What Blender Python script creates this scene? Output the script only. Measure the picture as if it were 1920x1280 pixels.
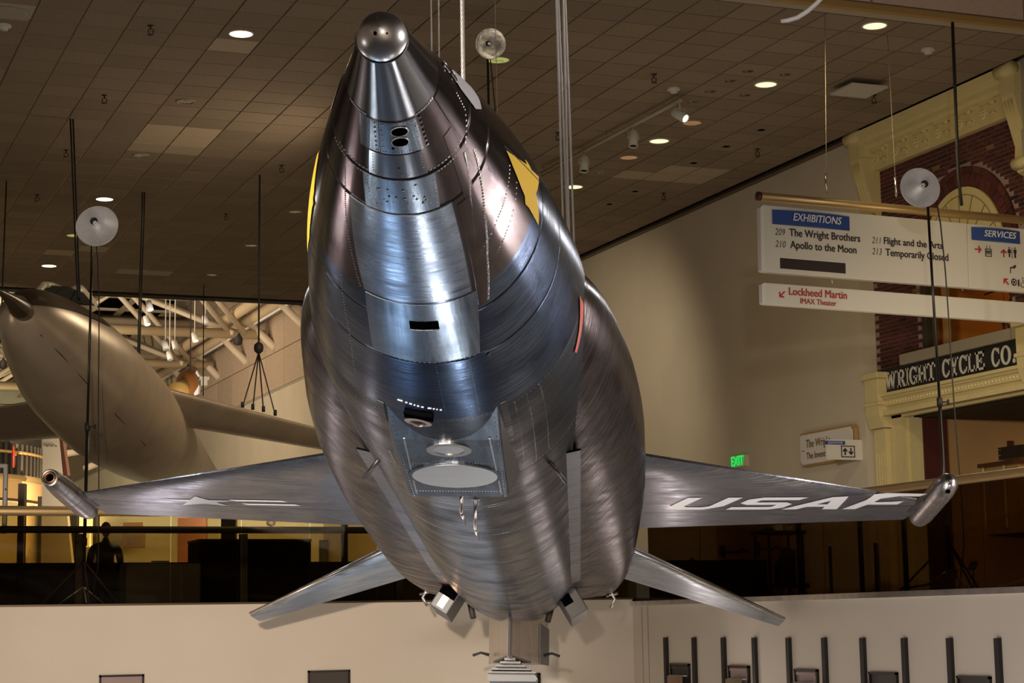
import bpy, bmesh, math, random
from mathutils import Vector, Matrix
random.seed(7)
PI = math.pi
for _o in list(bpy.data.objects): bpy.data.objects.remove(_o)
SC = bpy.context.scene
COL = SC.collection
# ------------------------------------------------------------------ camera
F = 3635.0                      # focal length in pixels of the 1920 px wide photograph
CZ = 5.5                        # camera height above the hall floor
cx = Vector((0.92992, -0.36738, -0.01657)); cy = Vector((0.03745, 0.13942, -0.98952))
cy = (cy - cx*cx.dot(cy)/cx.dot(cx)).normalized(); cx.normalize(); cz = cx.cross(cy)
cam = bpy.data.cameras.new('camera'); cam.sensor_width = 36; cam.lens = 36*F/1920
cam.clip_start = .1; cam.clip_end = 400
co = bpy.data.objects.new('camera', cam); COL.objects.link(co)
M = Matrix.Identity(4)
for r in range(3):
    M[r][0] = cx[r]; M[r][1] = -cy[r]; M[r][2] = -cz[r]
M[2][3] = CZ
co.matrix_world = M; SC.camera = co
# ------------------------------------------------------------------ world, lights, exposure
SC.view_settings.view_transform = 'Standard'; SC.view_settings.look = 'None'
SC.view_settings.gamma = 1; SC.view_settings.use_curve_mapping = False
SC.view_settings.exposure = 0.0
wd = bpy.data.worlds.new('museum_air'); SC.world = wd; wd.use_nodes = True
bg = wd.node_tree.nodes['Background']; bg.inputs[0].default_value = (1.0, .80, .60, 1); bg.inputs[1].default_value = .10
def area(name, loc, target, size, power, color=(1, 1, 1), sy=None, spread=None):
    l = bpy.data.lights.new(name, 'AREA'); l.energy = power; l.color = color; l.size = size
    if sy: l.shape = 'RECTANGLE'; l.size_y = sy
    if spread: l.spread = spread
    o = bpy.data.objects.new(name, l); COL.objects.link(o); o.location = loc
    o.rotation_euler = (Vector(target)-Vector(loc)).to_track_quat('-Z', 'Y').to_euler(); return o
def spot(name, loc, target, power, color, angle, blend=.6, rad=.15):
    l = bpy.data.lights.new(name, 'SPOT'); l.energy = power; l.color = color; l.spot_size = math.radians(angle)
    l.spot_blend = blend; l.shadow_soft_size = rad
    o = bpy.data.objects.new(name, l); COL.objects.link(o); o.location = loc
    o.rotation_euler = (Vector(target)-Vector(loc)).to_track_quat('-Z', 'Y').to_euler(); return o
# strobes: low ones on the hall floor and side balconies, two by the photographer; added fills between
area('strobe_floor_cool', (2.8, 14.6, .3), (2.3, 7, 7), 1.5, 70, (.50, .72, 1.0), 3.0)
area('strobe_floor_strip', (5.5, 12.4, .3), (2.4, 7, 7), .16, 120, (.90, .95, 1.0), 4.2)
area('strobe_floor_strip_left', (0.2, 14.2, .3), (2.2, 7, 7), .14, 20, (.85, .93, 1.0), 3.2)
area('strobe_balcony_right', (10.1, 11.0, 6.1), (2.6, 6.8, 7.1), .14, 130, (1, .90, .86), 2.6)
area('strobe_left_wall', (-1.2, 20.6, 4.4), (2.2, 8, 7), .3, 50, (1, .84, .80), 1.6)
area('strobe_left_high', (-6.0, 9.0, 5.0), (4.5, 14, 6.3), .8, 40, (1, .90, .84))
area('strobe_wall_left', (4.1, 21.2, 4.3), (4.0, 15, 6.6), .42, 10, (1, .86, .84))
area('strobe_wall_right', (9.7, 19.6, 4.2), (6.8, 12.6, 6.5), .12, 6, (1, .80, .70), 1.2)
area('strobe_fill_cool', (7.0, 20.9, 3.2), (5.5, 14, 6.3), 2.2, 10, (.60, .80, 1.0), 1.2)
area('hall_back_glow', (1, -6, 4), (1, -12, 8), 4, 420, (1, .86, .74))  # added light on the unseen back wall, for the nose ball to reflect
area('fill_under_right_wing', (7.8, 9.5, .3), (6.8, 12.5, 6.4), 1.2, 38, (1, .95, .92))  # added fill without a known source, brightens the wing lettering
area('fill_right_side', (8.5, 4.5, 8.3), (3, 7, 7.3), .6, 150, (1, .95, .90))  # made-up side light that lifts the yellow marking
spot('fill_high', (.2, -1.0, 8.5), (8.0, 20, 12.6), 2600, (1, .90, .78), 44, 1.0, .2)  # added frontal fill for signs, cables and reflectors, no strobe stands here
area('jet_under', (-1.2, 23.5, 6.6), (5.0, 27, 9.0), .8, 20, (1, .84, .66))  # added fill from low left, brightens the jet's underside
spot('strobe_camera_left', (-6.5, 1.0, 9.0), (11.4, 18.5, 5.0), 13000, (1, .92, .84), 26, 1.0, .35)
spot('strobe_camera_right', (-.9, -.2, 6.5), (5.2, 21.7, 5.3), 8200, (1, .80, .62), 25, 1.0, .12)
# corridor ceiling bounce, storefront, next hall
area('corridor_glow', (12.5, 26, 6.6), (12.5, 27, 13), 5, 90, (1, .80, .55), 12)
area('corridor_low', (14.0, 17.5, 8.6), (17, 22, 6.3), 2.5, 60, (1, .78, .48))
area('ceiling_wash', (3, 12, 2.5), (8, 27, 13.4), 6, 240, (1, .84, .70))
area('ceiling_wash_far', (4, 40, 8.2), (7, 41, 13.4), 5, 30, (1, .72, .34))
spot('corridor_wall_wash', (11.5, 33, 12.9), (17, 38, 8.0), 620, (1, .84, .60), 95, .8, .3)
spot('storefront_wash', (12.2, 20.5, 12.9), (17, 25, 9.0), 330, (1, .80, .45), 75, .8, .3)
area('next_hall_wash', (4, 62, 13.4), (10, 78, 20), 12, 1900, (1, .80, .55))
area('next_hall_wall', (6, 66, 9), (17, 72, 11), 8, 900, (1, .86, .68))
area('next_hall_low', (6, 80, 7), (6, 112, 6), 10, 2600, (1, .86, .52))
area('next_hall_left', (12, 48, 8), (5, 60, 6.3), 4, 1900, (1, .87, .66))
area('jet_glow', (9.5, 29, 12.0), (5.5, 29.5, 9.5), 1.2, 110, (1, .80, .55))
# ------------------------------------------------------------------ pixel to place
def ray(x, y): return cx*((x-960)/F) + cy*((y-640)/F) + cz
def onx(x, y, X): r = ray(x, y); p = r*(X/r.x); p.z += CZ; return p
def ony(x, y, Y): r = ray(x, y); p = r*(Y/r.y); p.z += CZ; return p
def onz(x, y, z): r = ray(x, y); p = r*((z-CZ)/r.z); p.z += CZ; return p
def onZ(x, y, Z): p = ray(x, y)*Z; p.z += CZ; return p
def pix(p):
    q = Vector(p); q.z -= CZ; d = q.dot(cz); return 960+F*q.dot(cx)/d, 640+F*q.dot(cy)/d, d
# ------------------------------------------------------------------ materials
MATS = {}
def mat(name, col, rough=.6, metal=0, emit=0, ecol=None, noise=0, nscale=20, bump=0, bscale=60, stretch=None, rand=0, rnoise=0, spec=None):
    if name in MATS: return MATS[name]
    m = bpy.data.materials.new(name); m.use_nodes = True; MATS[name] = m
    nt = m.node_tree; N = nt.nodes; L = nt.links; b = N['Principled BSDF']
    c = (*col, 1); b.inputs['Base Color'].default_value = c
    b.inputs['Roughness'].default_value = rough; b.inputs['Metallic'].default_value = metal
    if spec is not None: b.inputs['Specular IOR Level'].default_value = spec
    if emit:
        b.inputs['Emission Color'].default_value = (*(ecol or col), 1); b.inputs['Emission Strength'].default_value = emit
    if noise or bump or rnoise:
        tc = N.new('ShaderNodeTexCoord'); mp = N.new('ShaderNodeMapping'); L.new(tc.outputs['Object'], mp.inputs[0])
        if stretch: mp.inputs['Scale'].default_value = stretch
        nz = N.new('ShaderNodeTexNoise'); nz.inputs['Scale'].default_value = nscale; nz.inputs['Detail'].default_value = 5
        L.new(mp.outputs[0], nz.inputs[0])
        if noise:
            mr = N.new('ShaderNodeMapRange'); mr.inputs[1].default_value = .3; mr.inputs[2].default_value = .7
            mr.inputs[3].default_value = 1-noise; mr.inputs[4].default_value = 1+noise
            L.new(nz.outputs[0], mr.inputs[0])
            mx = N.new('ShaderNodeVectorMath'); mx.operation = 'SCALE'; mx.inputs[0].default_value = col
            L.new(mr.outputs[0], mx.inputs['Scale']); L.new(mx.outputs[0], b.inputs['Base Color'])
        if rnoise:
            m2 = N.new('ShaderNodeMapRange'); m2.inputs[1].default_value = .3; m2.inputs[2].default_value = .7
            m2.inputs[3].default_value = max(.03, rough-rnoise); m2.inputs[4].default_value = rough+rnoise
            L.new(nz.outputs[0], m2.inputs[0]); L.new(m2.outputs[0], b.inputs['Roughness'])
        if bump:
            n2 = N.new('ShaderNodeTexNoise'); n2.inputs['Scale'].default_value = bscale; n2.inputs['Detail'].default_value = 3
            L.new(mp.outputs[0], n2.inputs[0]); bp = N.new('ShaderNodeBump'); bp.inputs['Strength'].default_value = bump
            bp.inputs['Distance'].default_value = .01
            L.new(n2.outputs[0], bp.inputs['Height']); L.new(bp.outputs[0], b.inputs['Normal'])
    if rand:
        oi = N.new('ShaderNodeObjectInfo'); geo = N.new('ShaderNodeNewGeometry'); ad = N.new('ShaderNodeMath'); ad.operation = 'ADD'
        L.new(oi.outputs['Random'], ad.inputs[0]); L.new(geo.outputs['Random Per Island'], ad.inputs[1])
        fr = N.new('ShaderNodeMath'); fr.operation = 'FRACT'; L.new(ad.outputs[0], fr.inputs[0])
        mr = N.new('ShaderNodeMapRange'); mr.inputs[3].default_value = 1-rand; mr.inputs[4].default_value = 1+rand
        L.new(fr.outputs[0], mr.inputs[0])
        sc = N.new('ShaderNodeVectorMath'); sc.operation = 'SCALE'
        src = b.inputs['Base Color'].links[0].from_socket if b.inputs['Base Color'].links else None
        if src: L.new(src, sc.inputs[0])
        else: sc.inputs[0].default_value = col
        L.new(mr.outputs[0], sc.inputs['Scale']); L.new(sc.outputs[0], b.inputs['Base Color'])
    return m
def steel(name, col, rough, mode, freq=40, amp=.5, bump=.25, patch=.35, rn=.16, edge=(.50, .51, .55)):
    """brushed bare metal; mode 'ring' = strokes round the body, 'long' = along it, 'diag' = slanted hand strokes"""
    m = bpy.data.materials.new(name); m.use_nodes = True; MATS[name] = m
    nt = m.node_tree; N = nt.nodes; L = nt.links; b = N['Principled BSDF']
    b.inputs['Metallic'].default_value = 1; b.inputs['Specular Tint'].default_value = (*edge, 1)
    tc = N.new('ShaderNodeTexCoord'); sp = N.new('ShaderNodeSeparateXYZ'); L.new(tc.outputs['Object'], sp.inputs[0])
    cb = N.new('ShaderNodeCombineXYZ')
    def math_(op, a, bb=None):
        n = N.new('ShaderNodeMath'); n.operation = op
        for k, v in enumerate((a, bb)):
            if v is None: continue
            if hasattr(v, 'links'): L.new(v, n.inputs[k])
            else: n.inputs[k].default_value = v
        return n.outputs[0]
    x, y, z = sp.outputs
    if mode in ('ring', 'long'):
        th = math_('ARCTAN2', x, math_('MULTIPLY', z, -1.0))
        if mode == 'ring':
            L.new(math_('MULTIPLY', th, 1.6), cb.inputs[0]); L.new(math_('MULTIPLY', y, float(freq)), cb.inputs[1])
        else:
            L.new(math_('MULTIPLY', th, float(freq)), cb.inputs[0]); L.new(math_('MULTIPLY', y, 1.2), cb.inputs[1])
    elif mode == 'diag':
        u = math_('SUBTRACT', math_('MULTIPLY', y, .97), math_('MULTIPLY', math_('ABSOLUTE', x), .25))
        v = math_('ADD', math_('MULTIPLY', y, .25), math_('MULTIPLY', math_('ABSOLUTE', x), .97))
        L.new(math_('MULTIPLY', u, 1.1), cb.inputs[0]); L.new(math_('MULTIPLY', v, float(freq)), cb.inputs[1]); L.new(z, cb.inputs[2])
    else:   # 'span'
        L.new(math_('MULTIPLY', x, 1.6), cb.inputs[0]); L.new(math_('MULTIPLY', y, float(freq)), cb.inputs[1]); L.new(z, cb.inputs[2])
    nz = N.new('ShaderNodeTexNoise'); nz.inputs['Scale'].default_value = 1; nz.inputs['Detail'].default_value = 6; nz.inputs['Roughness'].default_value = .65
    L.new(cb.outputs[0], nz.inputs[0])
    pn = N.new('ShaderNodeTexNoise'); pn.inputs['Scale'].default_value = 3.5; pn.inputs['Detail'].default_value = 5
    L.new(tc.outputs['Object'], pn.inputs[0])
    def mr(src, a, bb, c0=.32, c1=.68):
        n = N.new('ShaderNodeMapRange'); n.inputs[1].default_value = c0; n.inputs[2].default_value = c1
        n.inputs[3].default_value = a; n.inputs[4].default_value = bb; L.new(src, n.inputs[0]); return n.outputs[0]
    k = math_('MULTIPLY', mr(nz.outputs[0], 1-amp, 1+amp), mr(pn.outputs[0], 1-patch, 1+patch))
    s = N.new('ShaderNodeVectorMath'); s.operation = 'SCALE'; s.inputs[0].default_value = col
    L.new(k, s.inputs['Scale']); L.new(s.outputs[0], b.inputs['Base Color'])
    rr = math_('ADD', mr(nz.outputs[0], rough+rn*.5, rough-rn*.5), mr(pn.outputs[0], rn*.6, -rn*.4))
    L.new(rr, b.inputs['Roughness'])
    bp = N.new('ShaderNodeBump'); bp.inputs['Strength'].default_value = bump; bp.inputs['Distance'].default_value = .004
    L.new(nz.outputs[0], bp.inputs['Height']); L.new(bp.outputs[0], b.inputs['Normal'])
    return m
def glassmat(name, tint, refl=.06):
    m = bpy.data.materials.new(name); m.use_nodes = True; MATS[name] = m
    nt = m.node_tree; N = nt.nodes; L = nt.links; N.remove(N['Principled BSDF'])
    tr = N.new('ShaderNodeBsdfTransparent'); tr.inputs[0].default_value = (*tint, 1)
    gl = N.new('ShaderNodeBsdfGlossy'); gl.inputs['Roughness'].default_value = .03; gl.inputs[0].default_value = (.9, .85, .8, 1)
    mx = N.new('ShaderNodeMixShader'); fr = N.new('ShaderNodeFresnel'); fr.inputs[0].default_value = 1.45
    mu = N.new('ShaderNodeMath'); mu.operation = 'MULTIPLY'; mu.inputs[1].default_value = refl/.04
    L.new(fr.outputs[0], mu.inputs[0]); L.new(mu.outputs[0], mx.inputs[0])
    L.new(tr.outputs[0], mx.inputs[1]); L.new(gl.outputs[0], mx.inputs[2]); L.new(mx.outputs[0], N['Material Output'].inputs[0])
    return m
# ------------------------------------------------------------------ mesh tools
class MB:
    def __init__(s): s.v = []; s.f = []; s.sm = []
    def add(s, vs, fs, smooth=False):
        o = len(s.v); s.v += [tuple(v) for v in vs]
        for f in fs: s.f.append(tuple(i+o for i in f)); s.sm.append(smooth)
        return s
    def box(s, c, size, ax=None):
        c = Vector(c); X, Y, Z = ax or (Vector((1, 0, 0)), Vector((0, 1, 0)), Vector((0, 0, 1)))
        hx, hy, hz = [q/2 for q in size]
        vs = [c+X*(i*hx)+Y*(j*hy)+Z*(k*hz) for k in (-1, 1) for j in (-1, 1) for i in (-1, 1)]
        return s.add(vs, [(0, 2, 3, 1), (4, 5, 7, 6), (0, 1, 5, 4), (2, 6, 7, 3), (0, 4, 6, 2), (1, 3, 7, 5)])
    def bb(s, x0, x1, y0, y1, z0, z1): return s.box(((x0+x1)/2, (y0+y1)/2, (z0+z1)/2), (abs(x1-x0), abs(y1-y0), abs(z1-z0)))
    def tube(s, pts, r, n=10, cap=True, smooth=True):
        pts = [Vector(p) for p in pts]; rs = r if isinstance(r, (list, tuple)) else [r]*len(pts)
        rings = []; up = None
        for i, p in enumerate(pts):
            d = (pts[min(i+1, len(pts)-1)]-pts[max(i-1, 0)]).normalized()
            if up is None: up = Vector((0, 0, 1)) if abs(d.z) < .9 else Vector((1, 0, 0))
            a = d.cross(up).normalized(); b = a.cross(d); up = b
            rings.append([p+a*(rs[i]*math.cos(2*PI*k/n))+b*(rs[i]*math.sin(2*PI*k/n)) for k in range(n)])
        vs = [v for g in rings for v in g]; fs = []
        for i in range(len(pts)-1):
            for k in range(n): fs.append((i*n+k, i*n+(k+1) % n, (i+1)*n+(k+1) % n, (i+1)*n+k))
        if cap: fs += [tuple(range(n-1, -1, -1)), tuple(range((len(pts)-1)*n, len(pts)*n))]
        return s.add(vs, fs, smooth)
    def lathe(s, prof, o, ax, n=24, smooth=True, a0=0, a1=2*PI):
        """prof = [(radius, height)] round the axis ax through o"""
        o = Vector(o); ax = Vector(ax).normalized(); t = Vector((0, 0, 1)) if abs(ax.z) < .9 else Vector((1, 0, 0))
        a = ax.cross(t).normalized(); b = ax.cross(a); full = abs(a1-a0-2*PI) < 1e-6; m = n if full else n+1
        vs = [o+ax*h+a*(r*math.cos(a0+(a1-a0)*k/n))+b*(r*math.sin(a0+(a1-a0)*k/n)) for r, h in prof for k in range(m)]
        fs = []
        for i in range(len(prof)-1):
            for k in range(n):
                k2 = (k+1) % m; fs.append((i*m+k, i*m+k2, (i+1)*m+k2, (i+1)*m+k))
        return s.add(vs, fs, smooth)
    def prism(s, poly, d, smooth=False):
        """poly = 3D points of a flat face, d = thickness vector"""
        n = len(poly); poly = [Vector(p) for p in poly]; d = Vector(d)
        vs = poly+[p+d for p in poly]
        return s.add(vs, [tuple(range(n)), tuple(range(2*n-1, n-1, -1))]+[(i, i+n, (i+1) % n+n, (i+1) % n) for i in range(n)], smooth)
    def build(s, name, m=None, parent=None, bevel=0, fix=True, **kw):
        me = bpy.data.meshes.new(name); me.from_pydata(s.v, [], s.f); me.update()
        for p, q in zip(me.polygons, s.sm): p.use_smooth = q
        if fix:
            bm = bmesh.new(); bm.from_mesh(me); bmesh.ops.recalc_face_normals(bm, faces=bm.faces); bm.to_mesh(me); bm.free()
        if m is not None: me.materials.append(m if not isinstance(m, str) else MATS[m])
        o = bpy.data.objects.new(name, me); COL.objects.link(o)
        if parent is not None: o.parent = parent
        if bevel:
            b = o.modifiers.new('bevel', 'BEVEL'); b.width = bevel; b.segments = 2; b.limit_method = 'ANGLE'
        for k, v in kw.items(): o[k] = v
        return o
def tag(o, label, cat, group=None):
    o['label'] = label; o['category'] = cat
    if group: o['group'] = group
    return o
def thing(name, label, cat, loc=(0, 0, 0), group=None):
    o = bpy.data.objects.new(name, None); COL.objects.link(o); o.location = loc; o.empty_display_size = .1
    return tag(o, label, cat, group)
def under(root, mb, name, m, **kw):
    """build world-coordinate geometry as a part of root (root is only translated)"""
    l = root.location; mb.v = [(v[0]-l[0], v[1]-l[1], v[2]-l[2]) for v in mb.v]
    return mb.build(name, m, root, **kw)
def copy_thing(o, loc, label=None):
    c = o.copy(); COL.objects.link(c); c.location = loc
    if label: c['label'] = label
    for ch in o.children:
        d = ch.copy(); COL.objects.link(d); d.parent = c; d.matrix_parent_inverse = ch.matrix_parent_inverse
        for g in ch.children:
            e = g.copy(); COL.objects.link(e); e.parent = d; e.matrix_parent_inverse = g.matrix_parent_inverse
    return c
def struct(name, mb, m, **kw): return mb.build(name, m, None, kind='structure', **kw)
_tx = {}
def text_geo(s, bold=0., shear=0.):
    fat = bold; bold = min(bold, 0.); key = (s, fat, shear)
    if key in _tx: return _tx[key]
    cu = bpy.data.curves.new('t', 'FONT'); cu.body = s; cu.offset = bold; cu.shear = shear; cu.resolution_u = 3
    o = bpy.data.objects.new('t', cu); COL.objects.link(o)
    dg = bpy.context.evaluated_depsgraph_get(); me = bpy.data.meshes.new_from_object(o.evaluated_get(dg))
    vs = [v.co.copy() for v in me.vertices]; fs = [tuple(p.vertices) for p in me.polygons]
    bpy.data.objects.remove(o); bpy.data.curves.remove(cu); bpy.data.meshes.remove(me)
    x0 = min(v.x for v in vs); x1 = max(v.x for v in vs); y0 = min(v.y for v in vs); y1 = max(v.y for v in vs)
    P = []; Q = []
    OFS = ((0, 0),) if fat <= 0 else ((-fat, -fat*.6), (fat, -fat*.6), (-fat, fat*.6), (fat, fat*.6), (0, 0))
    for lay, (dx, dy) in enumerate(OFS):
        Q += [tuple(i+len(P) for i in f) for f in fs]; P += [((v.x+dx-x0)/(x1-x0), (v.y+dy-y0)/(y1-y0), lay*.0012) for v in vs]
    _tx[key] = (P, Q); return _tx[key]
def text(s, p, R, U, w, h, m, parent, name='lettering', bold=0., shear=0., label=None, warp=None):
    """p = lower left corner, R/U = unit right and up; w x h in metres"""
    vs, fs = text_geo(s, bold, shear); p = Vector(p); R = Vector(R); U = Vector(U)
    pts = [p+R*(a*w)+U*(b*h)+R.cross(U)*c for a, b, c in vs]
    mb = MB().add(pts, fs); kw = {'label': label} if label else {}
    return (under(parent, mb, name, m, fix=False, **kw) if parent.type == 'EMPTY' else mb.build(name, m, parent, fix=False, **kw))
def interp(x, K, V):
    if x <= K[0]: return V[0]
    for i in range(len(K)-1):
        if x <= K[i+1]:
            t = (x-K[i])/(K[i+1]-K[i])
            # Catmull-Rom like slopes
            def sl(j):
                if j <= 0 or j >= len(K)-1: 
                    a, b = (0, 1) if j <= 0 else (len(K)-2, len(K)-1); return (V[b]-V[a])/(K[b]-K[a])
                d0 = (V[j]-V[j-1])/(K[j]-K[j-1]); d1 = (V[j+1]-V[j])/(K[j+1]-K[j])
                return 0 if d0*d1 <= 0 else 2*d0*d1/(d0+d1)
            h = K[i+1]-K[i]; m0 = sl(i)*h; m1 = sl(i+1)*h; t2 = t*t; t3 = t2*t
            return (2*t3-3*t2+1)*V[i]+(t3-2*t2+t)*m0+(-2*t3+3*t2)*V[i+1]+(t3-t2)*m1
    return V[-1]
# ------------------------------------------------------------------ palette
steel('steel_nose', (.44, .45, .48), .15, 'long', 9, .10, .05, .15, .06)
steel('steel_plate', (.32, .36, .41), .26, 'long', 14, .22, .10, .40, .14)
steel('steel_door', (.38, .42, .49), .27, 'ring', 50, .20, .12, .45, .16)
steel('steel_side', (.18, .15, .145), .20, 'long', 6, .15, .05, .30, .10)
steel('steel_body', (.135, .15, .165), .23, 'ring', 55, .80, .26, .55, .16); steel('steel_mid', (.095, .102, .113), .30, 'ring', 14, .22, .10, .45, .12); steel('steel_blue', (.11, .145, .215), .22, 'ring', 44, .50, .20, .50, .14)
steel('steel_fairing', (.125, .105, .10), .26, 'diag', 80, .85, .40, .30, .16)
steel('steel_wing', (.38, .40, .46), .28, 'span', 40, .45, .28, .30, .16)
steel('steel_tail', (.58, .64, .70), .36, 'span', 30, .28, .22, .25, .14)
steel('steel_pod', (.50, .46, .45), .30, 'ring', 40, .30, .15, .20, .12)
mat('steel_bright', (.72, .70, .68), .28, 1, noise=.15, nscale=8)
mat('steel_disc', (.46, .445, .43), .42, 1, noise=.06, nscale=5, stretch=(.2, 9, 1))
mat('steel_ball', (.86, .85, .87), .33, 1, noise=.08, nscale=9)
mat('rivet', (.70, .66, .64), .30, 1)
mat('hole_black', (.002, .002, .002), 1.0, spec=0)
mat('copper_ring', (.55, .36, .24), .35, 1)
mat('groove', (.02, .02, .025), .5)
mat('yellow_paint', (1.0, .62, .05), .6, spec=.2); mat('red_paint', (.90, .09, .04), .4)
mat('white_paint', (.88, .87, .88), .45); mat('star_blue', (.40, .46, .54), .35, .5)
mat('label_grey', (.70, .68, .72), .5, noise=.35, nscale=140, stretch=(1, 3, 3))
mat('fin_metal', (.62, .56, .50), .33, 1, noise=.35, nscale=6, stretch=(12, 12, .3), rnoise=.1, bump=.15, bscale=8)
mat('foot_metal', (.16, .16, .16), .5, .6); mat('dark_metal', (.05, .045, .045), .4, .8); mat('dark_rubber', (.03, .025, .025), .6)
# ------------------------------------------------------------------ the rocket plane
RS = Vector((.91621787, -.39984395, -.02587737)); RA = Vector((.39586085, .91329429, -.09585261)); RU = RS.cross(RA)
xp = thing('rocket_plane', 'bare steel rocket plane with round nose hanging nose-up in the middle of the hall', 'aircraft')
Mx = Matrix.Identity(4)
for r in range(3): Mx[r][0] = RS[r]; Mx[r][1] = RA[r]; Mx[r][2] = RU[r]
Mx[0][3], Mx[1][3], Mx[2][3] = 1.858, 5.777, 1.898+CZ
xp.matrix_world = Mx
def bw(s, a, u): return Mx @ Vector((s, a, u))
RK = [.05, .3, .6, 1, 1.5, 2, 2.5, 3, 3.5, 4.2, 5, 6, 10.5, 12.5, 13.8, 14.7]
RV = [.078, .136, .21, .305, .415, .506, .577, .64, .688, .706, .71, .71, .71, .67, .59, .49]
def rad(a): return interp(a, RK, RV)
def onb(a, th, off=0.):
    r = rad(a)+off; t = math.radians(th); return Vector((r*math.sin(t), a, -r*math.cos(t)))
def body_loft(a0, a1, step, seams=(), n=128):
    A = []; a = a0
    while a < a1-1e-6: A.append((a, 0)); a += step
    A.append((a1, 0))
    for sm_ in seams:
        if a0 < sm_ < a1: A += [(sm_-.016, 0), (sm_-.005, 0), (sm_-.0045, -.0005), (sm_-.003, -.005), (sm_+.003, -.005), (sm_+.0045, -.0005), (sm_+.005, 0), (sm_+.016, 0)]
    A.sort(); mb = MB(); vs = []
    for a, d in A:
        r = rad(a)+d
        vs += [(r*math.sin(2*PI*k/n), a, -r*math.cos(2*PI*k/n)) for k in range(n)]
    fs = [(i*n+k, i*n+(k+1) % n, (i+1)*n+(k+1) % n, (i+1)*n+k) for i in range(len(A)-1) for k in range(n)]
    return mb.add(vs, fs, True), A, n
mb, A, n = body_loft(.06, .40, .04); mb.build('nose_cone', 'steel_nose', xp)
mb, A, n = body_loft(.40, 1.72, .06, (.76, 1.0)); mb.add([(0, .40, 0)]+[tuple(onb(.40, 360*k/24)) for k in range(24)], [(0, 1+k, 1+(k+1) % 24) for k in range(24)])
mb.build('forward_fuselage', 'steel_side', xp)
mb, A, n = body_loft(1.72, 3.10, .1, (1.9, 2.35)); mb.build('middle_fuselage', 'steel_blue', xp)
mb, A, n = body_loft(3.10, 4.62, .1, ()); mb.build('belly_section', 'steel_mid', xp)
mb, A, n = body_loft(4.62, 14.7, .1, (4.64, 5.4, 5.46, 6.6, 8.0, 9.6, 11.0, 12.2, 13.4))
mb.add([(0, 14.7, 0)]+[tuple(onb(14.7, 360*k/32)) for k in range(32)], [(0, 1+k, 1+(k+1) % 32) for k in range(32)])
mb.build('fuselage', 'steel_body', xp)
# ball nose with its seat ring and ports
bn = MB()
bn.lathe([(.0001, -.085)]+[(.085*math.sin(t), -.085*math.cos(t)) for t in [PI*k/20 for k in range(1, 14)]], (0, .055, 0), (0, 1, 0), 40)
ball = bn.build('nose_ball', 'steel_ball', xp)
rg = MB(); rg.lathe([(.080, 0), (.0865, .002), (.089, .012), (.084, .02)], (0, .052, 0), (0, 1, 0), 48); rg.build('nose_ring', 'dark_metal', xp)
cb = Vector((.65668, -5.8297, -2.4519)).normalized()
def ball_port(dx, dz, r):
    d = (cb+Vector((1, 0, 0))*dx+Vector((0, 0, 1))*dz).normalized(); p = Vector((0, .055, 0))+d*.0845
    MB().lathe([(r*1.35, 0), (r*1.3, .0012), (r*1.02, .0014), (r, .001)], p, d, 16).build('port_ring', 'steel_bright', ball)
    MB().lathe([(.0001, .0008), (r, .0008)], p, d, 16).build('port', 'hole_black', ball)
ball_port(-.25, .17, .0062); ball_port(.19, .17, .0032); ball_port(-.21, .86, .0018); ball_port(-.70, -.55, .0012)
def shell(name, a0, a1, t0, t1, m, off=.003, parent=None, na=8, ntt=12, corner=None, **kw):
    """a plate lying proud of the skin, from station a0 to a1 and angle t0 to t1 (t may be a function of a)"""
    f0 = t0 if callable(t0) else (lambda a: t0); f1 = t1 if callable(t1) else (lambda a: t1)
    vs = []
    for o_ in (off, -.004):
        for i in range(na+1):
            a = a0+(a1-a0)*i/na
            for k in range(ntt+1): vs.append(onb(a, f0(a)+(f1(a)-f0(a))*k/ntt, o_))
    m_ = ntt+1; B = (na+1)*m_; fs = []
    for i in range(na):
        for k in range(ntt): fs.append((i*m_+k, i*m_+k+1, (i+1)*m_+k+1, (i+1)*m_+k))
    for i in range(na): fs += [(i*m_, (i+1)*m_, B+(i+1)*m_, B+i*m_), (i*m_+ntt, (i+1)*m_+ntt, B+(i+1)*m_+ntt, B+i*m_+ntt)]
    for k in range(ntt): fs += [(k, k+1, B+k+1, B+k), (na*m_+k, na*m_+k+1, B+na*m_+k+1, B+na*m_+k)]
    mb = MB(); mb.add(vs, fs, True)
    o = mb.build(name, m, parent or xp, **kw)
    e = o.modifiers.new('edges', 'EDGE_SPLIT'); e.split_angle = math.radians(40)
    return o
lin = lambda a0, v0, a1, v1: (lambda a: v0+(v1-v0)*(a-a0)/(a1-a0))
shell('skin_panel', .412, .598, lin(.4, -15, .6, -13.9), lin(.4, 30.5, .6, 27.5), 'steel_plate')
shell('skin_panel', .412, .598, lin(.4, -42, .6, -36), lin(.4, -15.8, .6, -14.7), 'steel_plate', .0015)
shell('skin_panel', .606, .752, -26, 24.5, 'steel_nose')
shell('skin_panel', .77, .992, lin(.77, -32, 1, -28), lin(.77, 29.5, 1, 25), 'steel_plate')
dr = shell('nose_gear_door', 1.004, 1.70, lin(1.0, -42, 1.7, -29), lin(1.0, 33.5, 1.7, 27), 'steel_door', .005, na=14, ntt=20, label='large pale blue-grey brushed door')
shell('door_gap', 1.004, 1.712, lin(1.0, -43.1, 1.7, -29.9), lin(1.0, 34.6, 1.7, 27.9), 'groove', .0012, na=14, ntt=20)
shell('skin_panel', .62, 1.86, lin(.62, 50, 1.86, 30.5), lin(.62, 62, 1.86, 33.2), 'steel_side', .002, na=18, ntt=4)
shell('skin_panel', 1.05, 1.86, lin(1.05, 36.8, 1.86, 28.6), lin(1.05, 47, 1.86, 32.6), 'steel_side', .004, na=12, ntt=6)
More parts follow.
